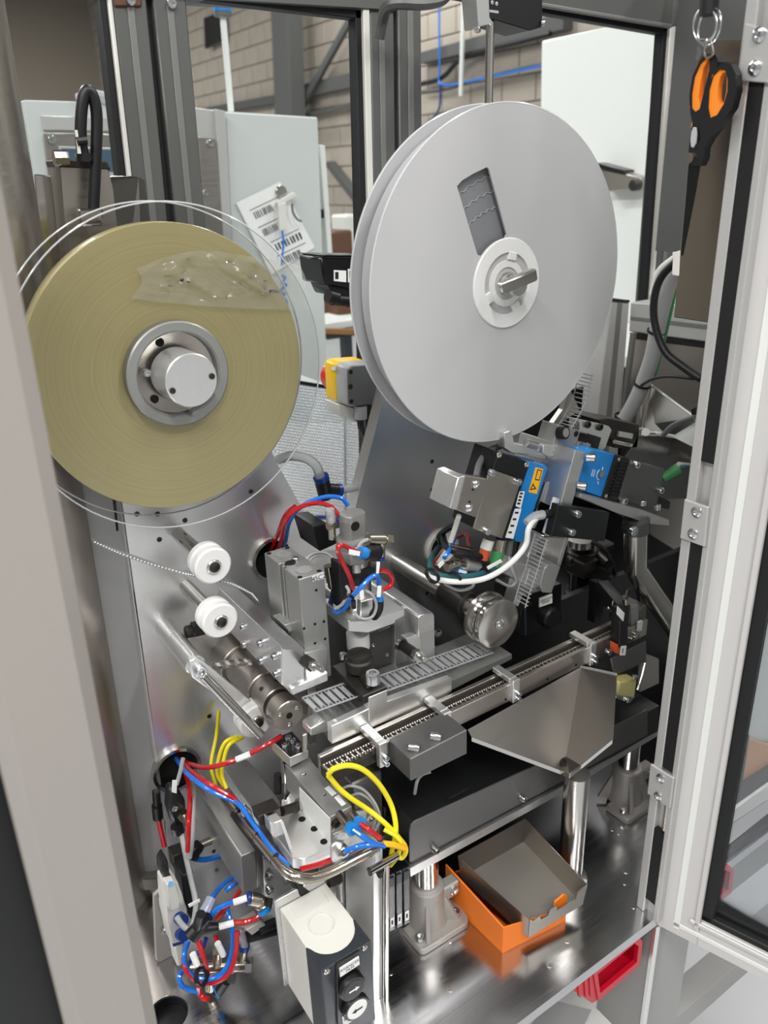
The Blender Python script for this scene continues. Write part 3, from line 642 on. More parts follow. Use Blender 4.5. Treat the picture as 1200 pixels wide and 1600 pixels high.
# ================================================================== WHITE PART REEL (right)
t = thing('part_reel', 'big light grey reel with a rectangular window and white hub', 'reel')
pc = P(791, 443, y=.70)
def rr(dy, r=0, a=0): return V((pc.x + r * math.cos(a), pc.y + dy, pc.z + r * math.sin(a)))
slot = [P(714, 291, y=.70), P(722, 282, y=.70), P(740, 271, y=.70), P(761, 261, y=.70), P(764, 264, y=.70), P(792, 366, y=.70), P(788, 374, y=.70), P(770, 385, y=.70), P(752, 400, y=.70), P(746, 398, y=.70)]
part(t, 'front_flange', 'reel_white', G().cut(circ(rr(0), .183, 128), [slot], (0, .0022, 0)))
part(t, 'front_rim', 'rim_glint', G().tube(circ(rr(.001), .1835, 128) + [rr(.001, .1835)], .0013, 6, 1, cap=False))
part(t, 'tape_roll', 'reel_tape', G().lathe(rr(.008), (0, 1, 0), [(.03, 0), (.165, 0), (.165, .022), (.03, .022)], 96, cap=False))
ln = G()
for i, r in enumerate((.082, .099, .115, .131)):
    ln.tube([rr(.0075, r + .0012 * math.sin(k * 1.7 + i), 1.7 + .03 * k) for k in range(-2, 22)], .0006, 5, 2)
part(t, 'winding_line', 'reel_tape_line', ln)
bf = part(t, 'back_flange', 'reel_edge', G().ring(rr(.036), (0, 1, 0), .184, .02, .0022, 128))
part(bf, 'back_rim', 'rim_glint', G().tube(circ(rr(.037), .1845, 128) + [rr(.037, .1845)], .0013, 6, 1, cap=False))
part(t, 'core_ring', 'reel_edge', G().ring(rr(.012), (0, 1, 0), .174, .166, .02, 96))
hb = part(t, 'hub_plate', 'pom', G().lathe(rr(0), FR, [(.049, -.002), (.0495, .001), (.0485, .0025), (.034, .0025), (.0335, -.003), (.026, -.003), (.0255, .001), (.018, .0012), (.018, -.002)], 72, cap=False))
for a in (1.35, 3.6, 5.2): part(hb, 'hub_tab', 'pom', G().obox(rr(-.001, .030, a), V((math.cos(a), 0, math.sin(a))) * .0045, V((0, .002, 0)), V((-math.sin(a), 0, math.cos(a))) * .006, .0006))
ax = part(t, 'axle', 'steel', G().lathe(rr(0), FR, [(.0125, -.18), (.0125, .008), (.0118, .01), (.0105, .01), (.0105, .013), (.0125, .014), (.0125, .02), (.0115, .022), (0, .022)], 32, cap=False))
hA, hB = P(778, 452, y=.676), P(836, 428, y=.668)
u = (hB - hA).normalized(); s2 = u.cross(FR).normalized()
lv = G().obox((hA + hB) / 2, u * ((hB - hA).length / 2), V((0, .005, 0)), s2 * .0068, .002)
part(t, 'clamp_lever', 'steel', lv)
# carrier tape running down from the reel to the head
def ladder(parent, name, pts, y, wid, n, r=.0008):
    """two clear rails and rungs of pocketed carrier tape"""
    c = [P(a, b, y=y) for a, b in pts]; A = [q + V((0, -wid / 2, 0)) for q in c]; B = [q + V((0, wid / 2, 0)) for q in c]
    g = G().tube(A, r, 5, 4).tube(B, r, 5, 4); seg = len(c) - 1
    for i in range(n):
        f = (i + .5) / n * seg; k = min(int(f), seg - 1); fr = f - k
        a = A[k].lerp(A[k + 1], fr); b = B[k].lerp(B[k + 1], fr); d = (c[k + 1] - c[k]).normalized(); nrm = d.cross(V((0, 1, 0))).normalized()
        g.tube([a, a + nrm * .004, b + nrm * .004, b], r * .9, 5, 1)
    return part(parent, name, 'tape_clear', g)
t = thing('carrier_tape', 'clear pocketed carrier tape hanging between reel and feed head', 'tape')
ladder(t, 'tape_run', [(916, 582), (910, 605), (902, 632), (890, 655), (878, 672)], .72, .022, 16)
t = thing('carrier_tape', 'clear pocketed carrier tape passing down to the capstan wheel', 'tape')
ladder(t, 'tape_run', [(846, 838), (838, 862), (830, 890), (820, 918), (812, 945)], .66, .02, 18)
# ================================================================== GUIDE ROLLERS
def guide_roller(px, py, yf, label, r=.0215, wdt=.026):
    t = thing('guide_roller', label, 'roller', 'white guide rollers of the film path')
    c = P(px, py, y=yf); B = V((0, 1, 0))
    part(t, 'wheel', 'pom', G().lathe(c, B, [(.008, 0), (r - .002, 0), (r, .002), (r, .009), (r - .0025, .0105), (r - .0025, wdt - .0105), (r, wdt - .009), (r, wdt - .002), (r - .002, wdt), (.008, wdt)], 48, cap=False))
    part(t, 'washer', 'steel', G().lathe(c, FR, [(.0085, -.004), (.0085, .002), (.0075, .003), (0, .003)], 28, cap=False))
    screw(t, c + FR * .003, FR, .0065, .0025, 'steel_dark', 'button')
    part(t, 'shaft', 'polished', G().cyl(c + B * wdt, V((c.x, YP0, c.z)), .0085, n=24))
    return t
guide_roller(334, 885, .772, 'uppermost white plastic guide roller below the film reel')
guide_roller(345, 971, .772, 'white plastic guide roller just above the tension arm')
# ================================================================== TENSION ARM
t = thing('tension_arm', 'flat clear tension arm with steel rod and spring', 'tension arm')
part(t, 'standoff', 'alu', G().cyl(P(275, 1002, y=.84), P(306, 1040, y=.775), .012, n=28, ch=.001).cyl(P(275, 1002, y=.84), V((P(275, 1002, y=.84).x, YP0, P(275, 1002, y=.84).z)), .012))
part(t, 'arm', 'alu_bright', Fp([(296, 1034), (307, 1026), (318, 1034), (392, 1094), (400, 1112), (384, 1122), (300, 1058)], .768, .008, .001))
sc_ = screw(t, P(312, 1047, y=.768), FR, .007, .007)
part(t, 'rod', 'polished', G().cyl(P(318, 1056, y=.762), P(409, 1150, y=.715), .0056, n=24, ch=.0006))
pts = [P(332, 1041, y=.80).lerp(P(392, 1033, y=.80), i / 220) for i in range(221)]
part(t, 'spring', 'steel', G().tube([q + V((0, math.cos(i * .8), math.sin(i * .8))) * .0045 for i, q in enumerate(pts)], .0008, 5, 1))
part(t, 'stop_screw', 'steel_dark', G().cyl(P(290, 988, y=.84), P(318, 982, y=.84), .008, n=12, ch=.001).cyl(P(318, 982, y=.84), P(330, 979, y=.84), .005))
part(t, 'stop_block', 'black', Fp([(302, 978), (322, 974), (322, 992), (304, 996)], .83, .012, .001))
guide_roller(402, 1128, .755, 'white plastic guide roller at the end of the tension arm', r=.0225, wdt=.022)
# ================================================================== DRIVE ROLLER
t = thing('drive_roller', 'round steel drive roller with screwed end cap', 'drive roller')
dc = P(452, 1118, y=.715); B = V((0, 1, 0))
part(t, 'end_cap', 'stainless', G().lathe(dc, B, [(0, 0), (.0185, 0), (.0195, .001), (.0195, .022), (.0185, .023)], 40, cap=False))
for a in (.5, 2.6, 4.7): screw(t, dc + V((.0125 * math.cos(a), 0, .0125 * math.sin(a))), FR, .003, .0012, 'steel', 'button')
screw(t, dc, FR, .004, .0008, 'hole', 'hole', 'centre_hole')
part(t, 'groove', 'steel_dark', G().cyl(dc + B * .023, dc + B * .028, .0165, n=40))
part(t, 'roller_body', 'stainless', G().cyl(dc + B * .028, dc + B * .062, .0215, n=48, ch=.001))
part(t, 'housing', 'stainless', G().cyl(dc + B * .062, dc + B * .13, .025, n=48, ch=.001))
part(t, 'flange', 'stainless', G().cyl(dc + B * .13, V((dc.x, YP0, dc.z)), .03, n=48, ch=.001))
for a in (1.2, 2.2): screw(t, dc + B * .045 + V((math.cos(a), 0, math.sin(a))) * .0215, V((math.cos(a), 0, math.sin(a))), .003, .0008, 'steel_dark', 'hole', 'set_screw')
# ================================================================== CYLINDER BRACKET AND FLAT CYLINDER
t = thing('cylinder_bracket', 'thick milled aluminium bracket with six side screws', 'bracket')
YB1 = .705
part(t, 'side_block', 'alu_x', Fp([(440, 1010), (447, 1017), (475, 1012), (476, 1066), (449, 1077), (440, 1070)], YB1, YP0 - YB1, .0012))
xl = P(442, 1040, y=YB1).x
part(t, 'front_block', 'alu_x', Fp([(476, 1020), (512, 1012), (512, 1056), (477, 1070)], YB1 + .012, .06, .001))
part(t, 'foot_plate', 'alu_bright', Fp([(454, 1076), (512, 1050), (513, 1064), (457, 1087)], YB1 - .004, .05, .001))
part(t, 'hanger_strip', 'steel', Fp([(481, 1076), (493, 1071), (494, 1160), (484, 1164)], YB1 + .006, .004, .0005))
part(t, 'upper_lip', 'alu_bright', Fp([(444, 977), (466, 970), (468, 982), (452, 988)], YB1 + .05, .03, .0006))
for a, b in ((384, 978), (386, 1005), (411, 1003), (413, 1030), (438, 1028), (440, 1054)):
    q = P(a, b, x=xl)
    if q.y < YB1 + .01: q.y = YB1 + .012
    screw(t, q, LF, .0048, .007)
st = part(t, 'stop_sleeve', 'steel_dark', G().cyl(P(476, 1032, y=YB1), P(488, 1040, y=YB1 - .02), .0075, n=6))
part(st, 'stop_nut', 'steel', G().cyl(P(486, 1039, y=YB1 - .018), P(492, 1042, y=YB1 - .026), .0058, n=6)); part(st, 'stop_bolt', 'steel', G().cyl(P(490, 1041, y=YB1 - .022), P(504, 1047, y=YB1 - .042), .0034, n=14, ch=.0004))
t = thing('flat_cylinder', 'square grey pneumatic cylinder block labelled 4SC2', 'cylinder')
YC2 = .725
x0, z1 = P(467, 906, y=YC2).x, P(467, 906, y=YC2).z; x1 = P(507, 896, y=YC2).x; z0 = P(512, 1058, y=YC2).z
dep = .088
part(t, 'body', 'anodised', G().box(x0, x1, YC2, YC2 + .036, z0, z1, .0008).box(x0, x1, YC2 + .05, YC2 + dep, z0, z1, .0008).box(x0 + .004, x1, YC2 + .035, YC2 + .051, z0, z1, .0).box(x0 + .001, x0 + .01, YC2 + .0405, YC2 + .0445, z0, z1, .0003))
for fy in (.018, .07): part(t, 'bore_plug', 'panel_grey', G().lathe(V(((x0 + x1) / 2, YC2 + fy, z1)), UP, [(.0098, 0), (.0098, .0010), (.0088, .0010), (.0086, .0004), (0, .0004)], 32, cap=False))
part(t, 'port', 'hole', G().cyl(V(((x0 + x1) / 2 - .004, YC2 + .044, z1)), V(((x0 + x1) / 2 - .004, YC2 + .044, z1 + .0004)), .0065))
for fx, fy in ((.004, .005), (.029, .005), (.004, .083), (.029, .083)): screw(t, V((x0 + fx, YC2 + fy, z1)), UP, .003, .0004, 'hole', 'hole', 'corner_hole')
screw(t, V(((x0 + x1) / 2 + .004, YC2 + .047, z1)), UP, .0045, .004)
for a, b in ((494, 922), (506, 971), (475, 982), (508, 998), (492, 975), (492, 1005)): screw(t, P(a, b, y=YC2), FR, .0017, .0005, 'hole', 'hole', 'tapped_hole')
lb = part(t, 'label', 'label_white', Fp([(488, 901), (507, 895), (507, 904), (489, 909)], YC2 - .0006, .0006, 0))
text(lb, '4SC2', P(498, 902.5, y=YC2 - .0006), .0085, (1, 0, 0), UP)
wpart(t, 'sensor_lead', 'grey_cable', [(477, 880, .765), (484, 868, .77), (500, 863, .77), (516, 868, .76), (532, 890, .74), (541, 915, .73)], .0018)
wpart(t, 'sensor_lead', 'grey_cable', [(480, 881, .765), (488, 871, .77), (503, 867, .77), (517, 873, .76), (530, 893, .74), (539, 916, .73)], .0018)
ft = part(t, 'push_fitting', 'brass_nickel', G().cyl(P(513, 884, y=.75), P(517, 908, y=.75), .0055, n=16).cyl(P(516, 906, y=.75), P(519, 918, y=.75), .0045, n=16))
wpart(t, 'blue_hose', 'blue_dark', [(519, 912, .75), (521, 925, .75), (518, 938, .755), (514, 950, .76)], .0035)
part(t, 'hose_tag', 'label_white', Fp([(521, 922), (525, 922), (523, 937), (519, 937)], .744, .001, 0))
# ================================================================== ROUND PRESS CYLINDER
t = thing('press_cylinder', 'round upright press cylinder labelled 4SC3 with threaded top', 'cylinder')
YR = .735
def ctr(py): return P(553, py, y=YR)
ca = ctr(850); ca = V((ca.x, YR, 0)); zt = lambda py: P(553, py, y=YR).z
zA, zB, zC, zD = zt(800), zt(838), zt(852), zt(872)
seg = 28; rt = .0152
cap_ = G(); prof = []
cap_.prism([V((ca.x + rt * math.cos(a), YR + (max(-.0118, min(.0118, rt * math.sin(a)))), zB)) for a in (2 * math.pi * i / seg for i in range(seg))], (0, 0, zA - zB), .0008)
cp = part(t, 'threaded_cap', 'anodised', cap_)
th = G()
for i in range(10): th.prism([V((ca.x + (rt + .0007) * math.cos(a), YR + max(-.0116, min(.0116, (rt + .0007) * math.sin(a))), zB + .004 + i * (zA - zB - .010) / 10)) for a in (2 * math.pi * k / seg for k in range(seg))], (0, 0, .0012), 0)
part(cp, 'thread', 'anodised', th)
part(cp, 'cross_hole', 'hole', G().cyl(V((ca.x - .004, YR - .0121, (zA + zB) / 2 + .003)), V((ca.x - .004, YR - .0118, (zA + zB) / 2 + .003)), .0058))
part(t, 'collar', 'anodised', G().lathe(V((ca.x, YR, zB)), (0, 0, -1), [(.016, -.001), (.0205, .001), (.021, .003), (.0205, zB - zC)], 40))
part(t, 'hex_head', 'anodised', G().lathe(V((ca.x, YR, zC)), (0, 0, -1), [(.0215, 0), (.0225, .002), (.0225, zC - zD - .001), (.0215, zC - zD)], 8))
lb = part(t, 'label', 'label_white', G().obox(V((ca.x - .006, YR - .0228, zC + .004)), V((.009, 0, 0)), V((0, .0005, 0)), V((0, 0, .0042)), 0))
text(lb, '4SC3', V((ca.x - .006, YR - .0234, zC + .004)), .0075, (1, 0, 0), UP)
zE = zt(968)
part(t, 'barrel', 'steel', G().cyl(V((ca.x, YR, zE)), V((ca.x, YR, zD)), .0185, n=40))
part(t, 'sensor_band', 'black', G().lathe(V((ca.x, YR, zt(905))), UP, [(.0195, 0), (.0205, .002), (.0205, .014), (.0195, .016)], 32))
part(t, 'side_cover', 'black', Fp([(530, 880), (548, 884), (548, 955), (532, 952)], YR - .022, .02, .001)); part(t, 'sensor_block', 'black', Fp([(565, 890), (590, 884), (590, 905), (566, 912)], YR - .02, .03, .001))
part(t, 'plunger', 'pom', G().lathe(V((P(559, 990, y=YR).x, YR, P(559, 988, y=YR).z)), (0, 0, -1), [(.0145, 0), (.0145, .02), (.0135, .0225), (.009, .0235), (.009, .028)], 36))
part(t, 'lower_clamp', 'alu', Fp([(564, 940), (585, 934), (582, 962), (563, 966)], YR - .024, .02, .0008))
# fitting with hoses on the right
fi = part(t, 'banjo_fitting', 'brass_nickel', G().cyl(P(575, 843, y=.70), P(602, 843, y=.70), .0065, n=16).cyl(P(600, 843, y=.70), P(609, 844, y=.70), .0085, n=6).cyl(P(595, 848, y=.70), P(595, 868, y=.70), .0052, n=16))
part(fi, 'release_ring', 'blue_dark', G().cyl(P(594, 869, y=.70), P(594, 875, y=.70), .0056, n=16))
el = part(t, 'elbow_fitting', 'black', G().cyl(P(586, 862, y=.695), P(570, 864, y=.69), .0085, n=20, ch=.001).ball(P(584, 862, y=.70), .0115))
part(el, 'release_ring', 'blue_plastic', G().cyl(P(570, 864, y=.69), P(562, 864, y=.688), .0072, .0065, n=20))
wpart(t, 'red_hose', 'red_tube', [(564, 864, .689), (548, 858, .685), (534, 852, .68), (528, 858, .68), (534, 876, .685), (546, 900, .69), (552, 920, .695)], .0027, 10)
wpart(t, 'red_hose', 'red_tube', [(594, 891, .70), (604, 893, .70), (612, 903, .70), (610, 915, .70), (598, 922, .70)], .0026, 10)
wpart(t, 'blue_hose', 'blue_tube', [(550, 932, .685), (562, 920, .68), (576, 905, .68), (588, 899, .68), (592, 910, .685), (592, 932, .69)], .0028, 10)
wpart(t, 'blue_hose', 'blue_tube', [(548, 936, .69), (540, 948, .70), (530, 956, .71), (522, 955, .72)], .0027, 10)
wpart(t, 'grey_lead', 'grey_cable', [(541, 915, .70), (545, 926, .695), (535, 944, .70), (524, 951, .71)], .002)
wpart(t, 'grey_lead', 'grey_cable', [(570, 922, .685), (582, 930, .68), (588, 946, .68), (583, 962, .68), (572, 967, .68), (560, 964, .685), (553, 955, .69)], .0018)
wpart(t, 'grey_lead', 'grey_cable', [(560, 855, .70), (566, 847, .70), (575, 843, .70)], .0022)
part(t, 'cable_tie', 'black', G().tube([P(537, 935, y=.684), P(545, 930, y=.68), P(552, 934, y=.684)], .002, 6).cyl(P(552, 938, y=.682), P(553, 950, y=.682), .0028, n=8))
for q in ([(546, 858), (563, 862), (562, 869), (545, 866)], [(589, 878), (594, 878), (592, 896), (588, 896)], [(590, 916), (596, 915), (595, 933), (589, 933)], [(562, 922), (568, 922), (569, 936), (563, 938)]):
    part(t, 'hose_tag', 'label_white', Fp(q, .678, .0008, 0))
part(t, 'release_ring', 'blue_plastic', G().cyl(P(592, 932, y=.69), P(591, 938, y=.69), .006, n=16)); part(t, 'elbow', 'black', G().tube([P(591, 938, y=.69), P(590, 952, y=.692), P(584, 962, y=.70)], .0065, 12))
# pair of air hoses that enter through the left bushing
wire('air_hose', 'red_tube', [(425, 872, .89), (438, 850, .84), (446, 815, .80), (464, 795, .79), (492, 786, .79), (514, 790, .78), (525, 800, .775), (529, 806, .77)], .0028, 'red air hose arching over the flat cylinder to the press', 'hose', n=10)
wire('air_hose', 'blue_tube', [(430, 874, .89), (445, 848, .84), (452, 815, .81), (470, 792, .80), (505, 777, .79), (532, 778, .78), (544, 790, .775)], .0028, 'blue air hose arching over the flat cylinder to the press', 'hose', n=10)
wire('air_hose', 'red_tube', [(420, 868, .90), (434, 835, .86), (446, 805, .85), (462, 790, .85)], .0028, 'dark red air hose behind the other two at the bushing', 'hose', n=10)
wire('air_hose', 'blue_dark', [(480, 811, .92), (500, 808, .9), (515, 808, .88)], .004, 'short dark blue hose below the V-shaped gap', 'hose')
t = thing('tee_fitting', 'black tee fitting with blue rings on a clear hose', 'fitting')
part(t, 'body', 'black', G().cyl(P(502, 748, y=.86), P(510, 778, y=.86), .010, n=18, ch=.001).cyl(P(508, 764, y=.86), P(526, 766, y=.86), .0085, n=18, ch=.001))
part(t, 'release_ring', 'blue_dark', G().cyl(P(501, 744, y=.86), P(503, 750, y=.86), .0105, n=18)); part(t, 'release_ring', 'blue_dark', G().cyl(P(526, 766, y=.86), P(532, 766, y=.86), .009, n=18))
wpart(t, 'clear_hose', 'tube_clear', [(500, 746, .86), (494, 728, .86), (478, 716, .87), (456, 712, .88), (436, 718, .90)], .0065, 12)
wpart(t, 'clear_hose', 'tube_clear', [(532, 766, .86), (545, 764, .87), (556, 762, .89)], .0055, 12)
t = thing('push_connector', 'nickel push connector standing left of the threaded cap', 'fitting')
part(t, 'stem', 'brass_nickel', G().cyl(P(519, 842, y=.75), P(518, 812, y=.75), .0045, n=14).cyl(P(512, 822, y=.75), P(533, 818, y=.75), .005, n=14))
part(t, 'clear_sleeve', 'sleeve', G().cyl(P(518, 815, y=.75), P(515, 796, y=.75), .006, n=14))
part(t, 'release_ring', 'blue_dark', G().cyl(P(530, 810, y=.75), P(530, 816, y=.75), .0055, n=14))
part(t, 'mount_block', 'black', Fp([(488, 822), (512, 818), (526, 836), (526, 850), (500, 862)], .78, .05, .001))
# ================================================================== HEAD BRACKET
t = thing('head_bracket', 'milled aluminium angle bracket holding the press cylinder', 'bracket')
part(t, 'arm_plate', 'alu_bright', Fp([(545, 970), (574, 972), (632, 951), (632, 962), (617, 968), (617, 974), (575, 989), (545, 987)], YR - .032, .07, .0008))
part(t, 'rear_plate', 'alu_x', Fp([(630, 944), (655, 962), (655, 1048), (617, 1062), (617, 972)], .735, .02, .0008))
part(t, 'end_plate', 'alu_x', Fp([(653, 966), (657, 961), (676, 957), (679, 962), (680, 1040), (657, 1050)], .705, .175, .0008))
part(t, 'bridge', 'alu_x', Fp([(576, 970), (640, 944), (640, 956), (577, 982)], .74, .14, .0008))
part(t, 'dark_panel', 'sheet_dark', Fp([(578, 992), (617, 976), (617, 1041), (581, 1054)], .742, .003, .0005))
for a, b in ((583, 1008), (605, 1023)): screw(t, P(a, b, y=.742), FR, .003, .0015, 'steel', 'button')
for a, b in ((682, 990), (682, 1015)): screw(t, P(a, b, y=.74), V((1, 0, 0)), .005, .006)
ab = part(t, 'stop_lug', 'alu_bright', Fp([(634, 998), (652, 993), (658, 1000), (658, 1030), (645, 1036), (640, 1012)], .70, .012, .0008))
sl = part(t, 'shock_absorber', 'steel_dark', G().cyl(P(626, 1006, y=.715), P(652, 1024, y=.672), .0068, n=18, ch=.001)); part(sl, 'lock_nut', 'steel', G().cyl(P(650, 1022, y=.675), P(655, 1026, y=.666), .0075, n=6)); part(sl, 'stop_bolt', 'steel', G().cyl(P(654, 1025, y=.668), P(664, 1031, y=.653), .0034, n=14, ch=.0004))
part(t, 'spring_clip', 'steel', G().ring(P(622, 1006, y=.71), V((.4, -1, -.2)), .0075, .0055, .004, 20))
# ================================================================== PRESS TOOL AND TAPE TRACK
t = thing('press_tool', 'dark steel press tool with large zinc bolt under plunger', 'press tool')
zp = P(586, 1081, y=.652).z
part(t, 'tool_plate', 'steel_dark', Tp([(518, 1040), (552, 1028), (605, 1072), (567, 1088)], P(567, 1088, y=.655).z, .012, .001))
part(t, 'collar', 'steel_dark', G().lathe(P(562, 1043, y=.70), UP, [(.017, 0), (.017, .012), (.0145, .014), (.0145, .02), (.009, .022)], 32))
part(t, 'neck', 'steel', G().cyl(P(562, 1040, y=.70), P(562, 1024, y=.70), .008))
part(t, 'finger', 'steel_dark', Tp([(560, 1054), (572, 1046), (590, 1050), (588, 1066), (574, 1074)], P(574, 1074, y=.66).z, .01, .002))
bt = screw(t, P(583, 1066, y=.655), UP, .0085, .013)
screw(t, P(536, 1028, y=.72), UP, .005, .006)
t = thing('tape_track', 'stepped aluminium tape track block above the conveyor rail', 'track')
YT = .655
part(t, 'track_front', 'alu_bright', Fp([(518, 1135), (590, 1101), (590, 1133), (519, 1163)], YT, .010, .0005).prism([P(*q, y=YT) for q in ((600, 1098), (706, 1060), (706, 1080), (691, 1092), (600, 1129))], (0, .010, 0), .0005).prism([P(*q, y=YT - .0006) for q in ((576, 1090), (605, 1078), (606, 1126), (577, 1139))], (0, .012, 0), .0005))
# the bed under the tape
zt0 = P(519, 1136, y=YT).z
part(t, 'track_bed', 'anod_grey', G().prism([P(519, 1140, y=YT + .01), P(706, 1064, y=YT + .01), P(800, 1022, y=YT + .01), P(800, 1030, y=YT + .01), P(706, 1078, y=YT + .01), P(519, 1160, y=YT + .01)], (0, .075, 0), .0005))
part(t, 'end_piece', 'alu_bright', Fp([(485, 1139), (507, 1126), (517, 1133), (517, 1142), (486, 1150)], YT + .02, .02, .0008))
part(t, 'guide_edge', 'anodised', G().prism([P(519, 1136, y=YT + .052), P(720, 1056, y=YT + .052), P(720, 1048, y=YT + .052), P(519, 1128, y=YT + .052)], (0, .012, 0), .0004))
t2 = thing('carrier_tape', 'clear pocketed carrier tape lying in the aluminium track', 'tape')
for (a0, b0, a1, b1) in ((494, 1106, 560, 1084), (598, 1076, 770, 1016)):
    n = int((a1 - a0) / 5.2); g = G(); rail = G()
    A0, A1 = P(a0, b0 + 8, y=YT + .014), P(a1, b1 + 6, y=YT + .014); Bv = V((0, .032, 0)); up = UP * .002
    g2_ = G()
    for k in range(n + 1):
        q = A0.lerp(A1, k / n) + up; rail.tube([q, q + Bv], .0008, 5, 1)
        if k < n and k % 2 == 0: q2 = A0.lerp(A1, (k + .5) / n) + up; g2_.obox(q2 + Bv * .5, (A1 - A0).normalized() * .0022, Bv * .33, UP * .0012, .0004)
    rail.tube([A0 + up, A1 + up], .0012, 5, 1).tube([A0 + up + Bv, A1 + up + Bv], .0012, 5, 1)
    part(t2, 'tape_rungs', 'tape_clear', rail, kind='stuff'); part(t2, 'tape_pockets', 'tape_clear', g2_, kind='stuff')
# ================================================================== CONVEYOR RAIL
t = thing('conveyor_rail', 'long steel conveyor rail holding a beaded chain of parts', 'rail')
YL = .62
def rl(px): return 1194 - .487 * (px - 594)       # lower edge of the rail in the photo
xa, xz = P(520, rl(520), y=YL).x, P(1010, rl(1010), y=YL).x
zb_ = P(594, 1194, y=YL).z
part(t, 'front_plate', 'stainless', G().box(P(592, rl(592), y=YL).x, xz, YL, YL + .006, zb_, zb_ + .0255, .0006))
part(t, 'back_plate', 'stainless', G().box(xa, xz + .03, YL + .026, YL + .032, zb_, zb_ + .0235, .0006))
part(t, 'channel', 'steel_dark', G().box(xa, xz, YL + .006, YL + .026, zb_, zb_ + .012, 0))
ch = G(); n = 150
for i in range(n):
    x = xa + (xz - xa) * (i + .5) / n
    ch.lathe(V((x, YL + .011, zb_ + .012)), UP, [(.0014, 0), (.0014, .005), (0, .006)], 6).lathe(V((x, YL + .020, zb_ + .012)), UP, [(.0014, 0), (.0014, .005), (0, .006)], 6)
    if i % 2 == 0: ch.box(x - .001, x + .001, YL + .009, YL + .022, zb_ + .013, zb_ + .0155, 0)
part(t, 'part_chain', 'stainless', ch, kind='stuff')
for a in (595, 695, 802, 922):
    xc = P(a, rl(a) - 18, y=YL).x
    c_ = part(t, 'rail_clamp', 'alu', G().box(xc - .0055, xc + .0055, YL - .006, YL + .001, zb_ - .0005, zb_ + .033, .0006).box(xc - .0055, xc + .0055, YL + .001, YL + .034, zb_ + .026, zb_ + .033, .0006))
    for dz in (.006, .014): screw(c_, V((xc + .001, YL - .006, zb_ + dz)), FR, .0034, .006)
for a in (660, 855, 900, 790): screw(t, P(a, rl(a) - 6, y=YL), FR, .0018, .0004, 'hole', 'hole', 'rail_hole')
for a, b in ((712, 1134),): screw(t, P(a, b, y=YL), FR, .0045, .008)
# sensor box in front of the rail
t = thing('sensor_box', 'grey metal sensor box bolted to the front of the rail', 'sensor box')
YS = .578
part(t, 'box', 'sheet_dark', Fp([(641, 1186), (730, 1140), (730, 1178), (642, 1221)], YS, .042, .001))
for a, b in ((638, 1166), (672, 1149)): screw(t, P(a, b, y=.592), V((.75, -.6, -.2)), .0048, .012)
part(t, 'slot_cover', 'stainless', Tp([(640, 1172), (690, 1149), (702, 1155), (652, 1178)], P(645, 1186, y=YS).z + .001, .002, .0003))
wpart(t, 'lead', 'grey_cable', [(672, 1206, .60), (660, 1210, .60), (652, 1220, .60), (648, 1240, .61)], .002)
# ================================================================== CHUTE
t = thing('reject_chute', 'folded stainless sheet chute funnelling down to a pipe', 'chute')
c0 = P(731, 1140, y=.612); c1 = P(908, 1042, y=.612); c2 = P(885, 1182, y=.558); c3 = P(876, 1204, y=.545); c4 = P(737, 1152, y=.598)
c3, c4 = plane3(876, 1204, c0, c1, c2), plane3(737, 1152, c0, c1, c2)
c5 = P(963, 1054, y=.545); c6, c7 = plane3(957, 1156, c1, c5, c2), plane3(908, 1196, c1, c5, c2)
part(t, 'left_panel', 'chute_steel', G().sheet([[c0, c1, c2, c3, c4]], .0012))
part(t, 'right_panel', 'chute_steel', G().sheet([[c1, c5, c6, c7, c2]], .0012))
part(t, 'spout_floor', 'chute_steel', G().sheet([[c2, c7, P(890, 1210, y=c7.y), c3]], .0012))
dz = V((0, 0, -.006))
part(t, 'left_lip', 'steel', G().sheet([[c4, c3, c3 + dz, c4 + dz]], .001)); part(t, 'front_lip', 'steel', G().sheet([[c3, P(890, 1210, y=c7.y), P(890, 1210, y=c7.y) + dz, c3 + dz], [P(890, 1210, y=c7.y), c7, c7 + dz, P(890, 1210, y=c7.y) + dz], [c7, c6, c6 + dz, c7 + dz]], .001))
part(t, 'top_edge', 'alu_bright', G().tube([c1, c5], .0018, 6, 1))
part(t, 'drain_ring', 'steel_dark', G().ring(P(893, 1192, y=.548) + V((0, 0, .001)), UP, .013, .010, .002, 28))
part(t, 'drain_hole', 'hole', G().cyl(P(893, 1192, y=.548), P(893, 1192, y=.548) + UP * .0016, .010))
t = thing('chute_pipe', 'vertical stainless pipe from the chute down to base plate', 'pipe')
pb = P(890, 1372, z=.8)
part(t, 'pipe', 'steel', G().cyl(pb, V((pb.x, pb.y, P(893, 1214, y=pb.y).z)), .0165, n=36))
part(t, 'pipe_foot', 'steel', G().lathe(pb, UP, [(.024, 0), (.024, .004), (.019, .006)], 32))
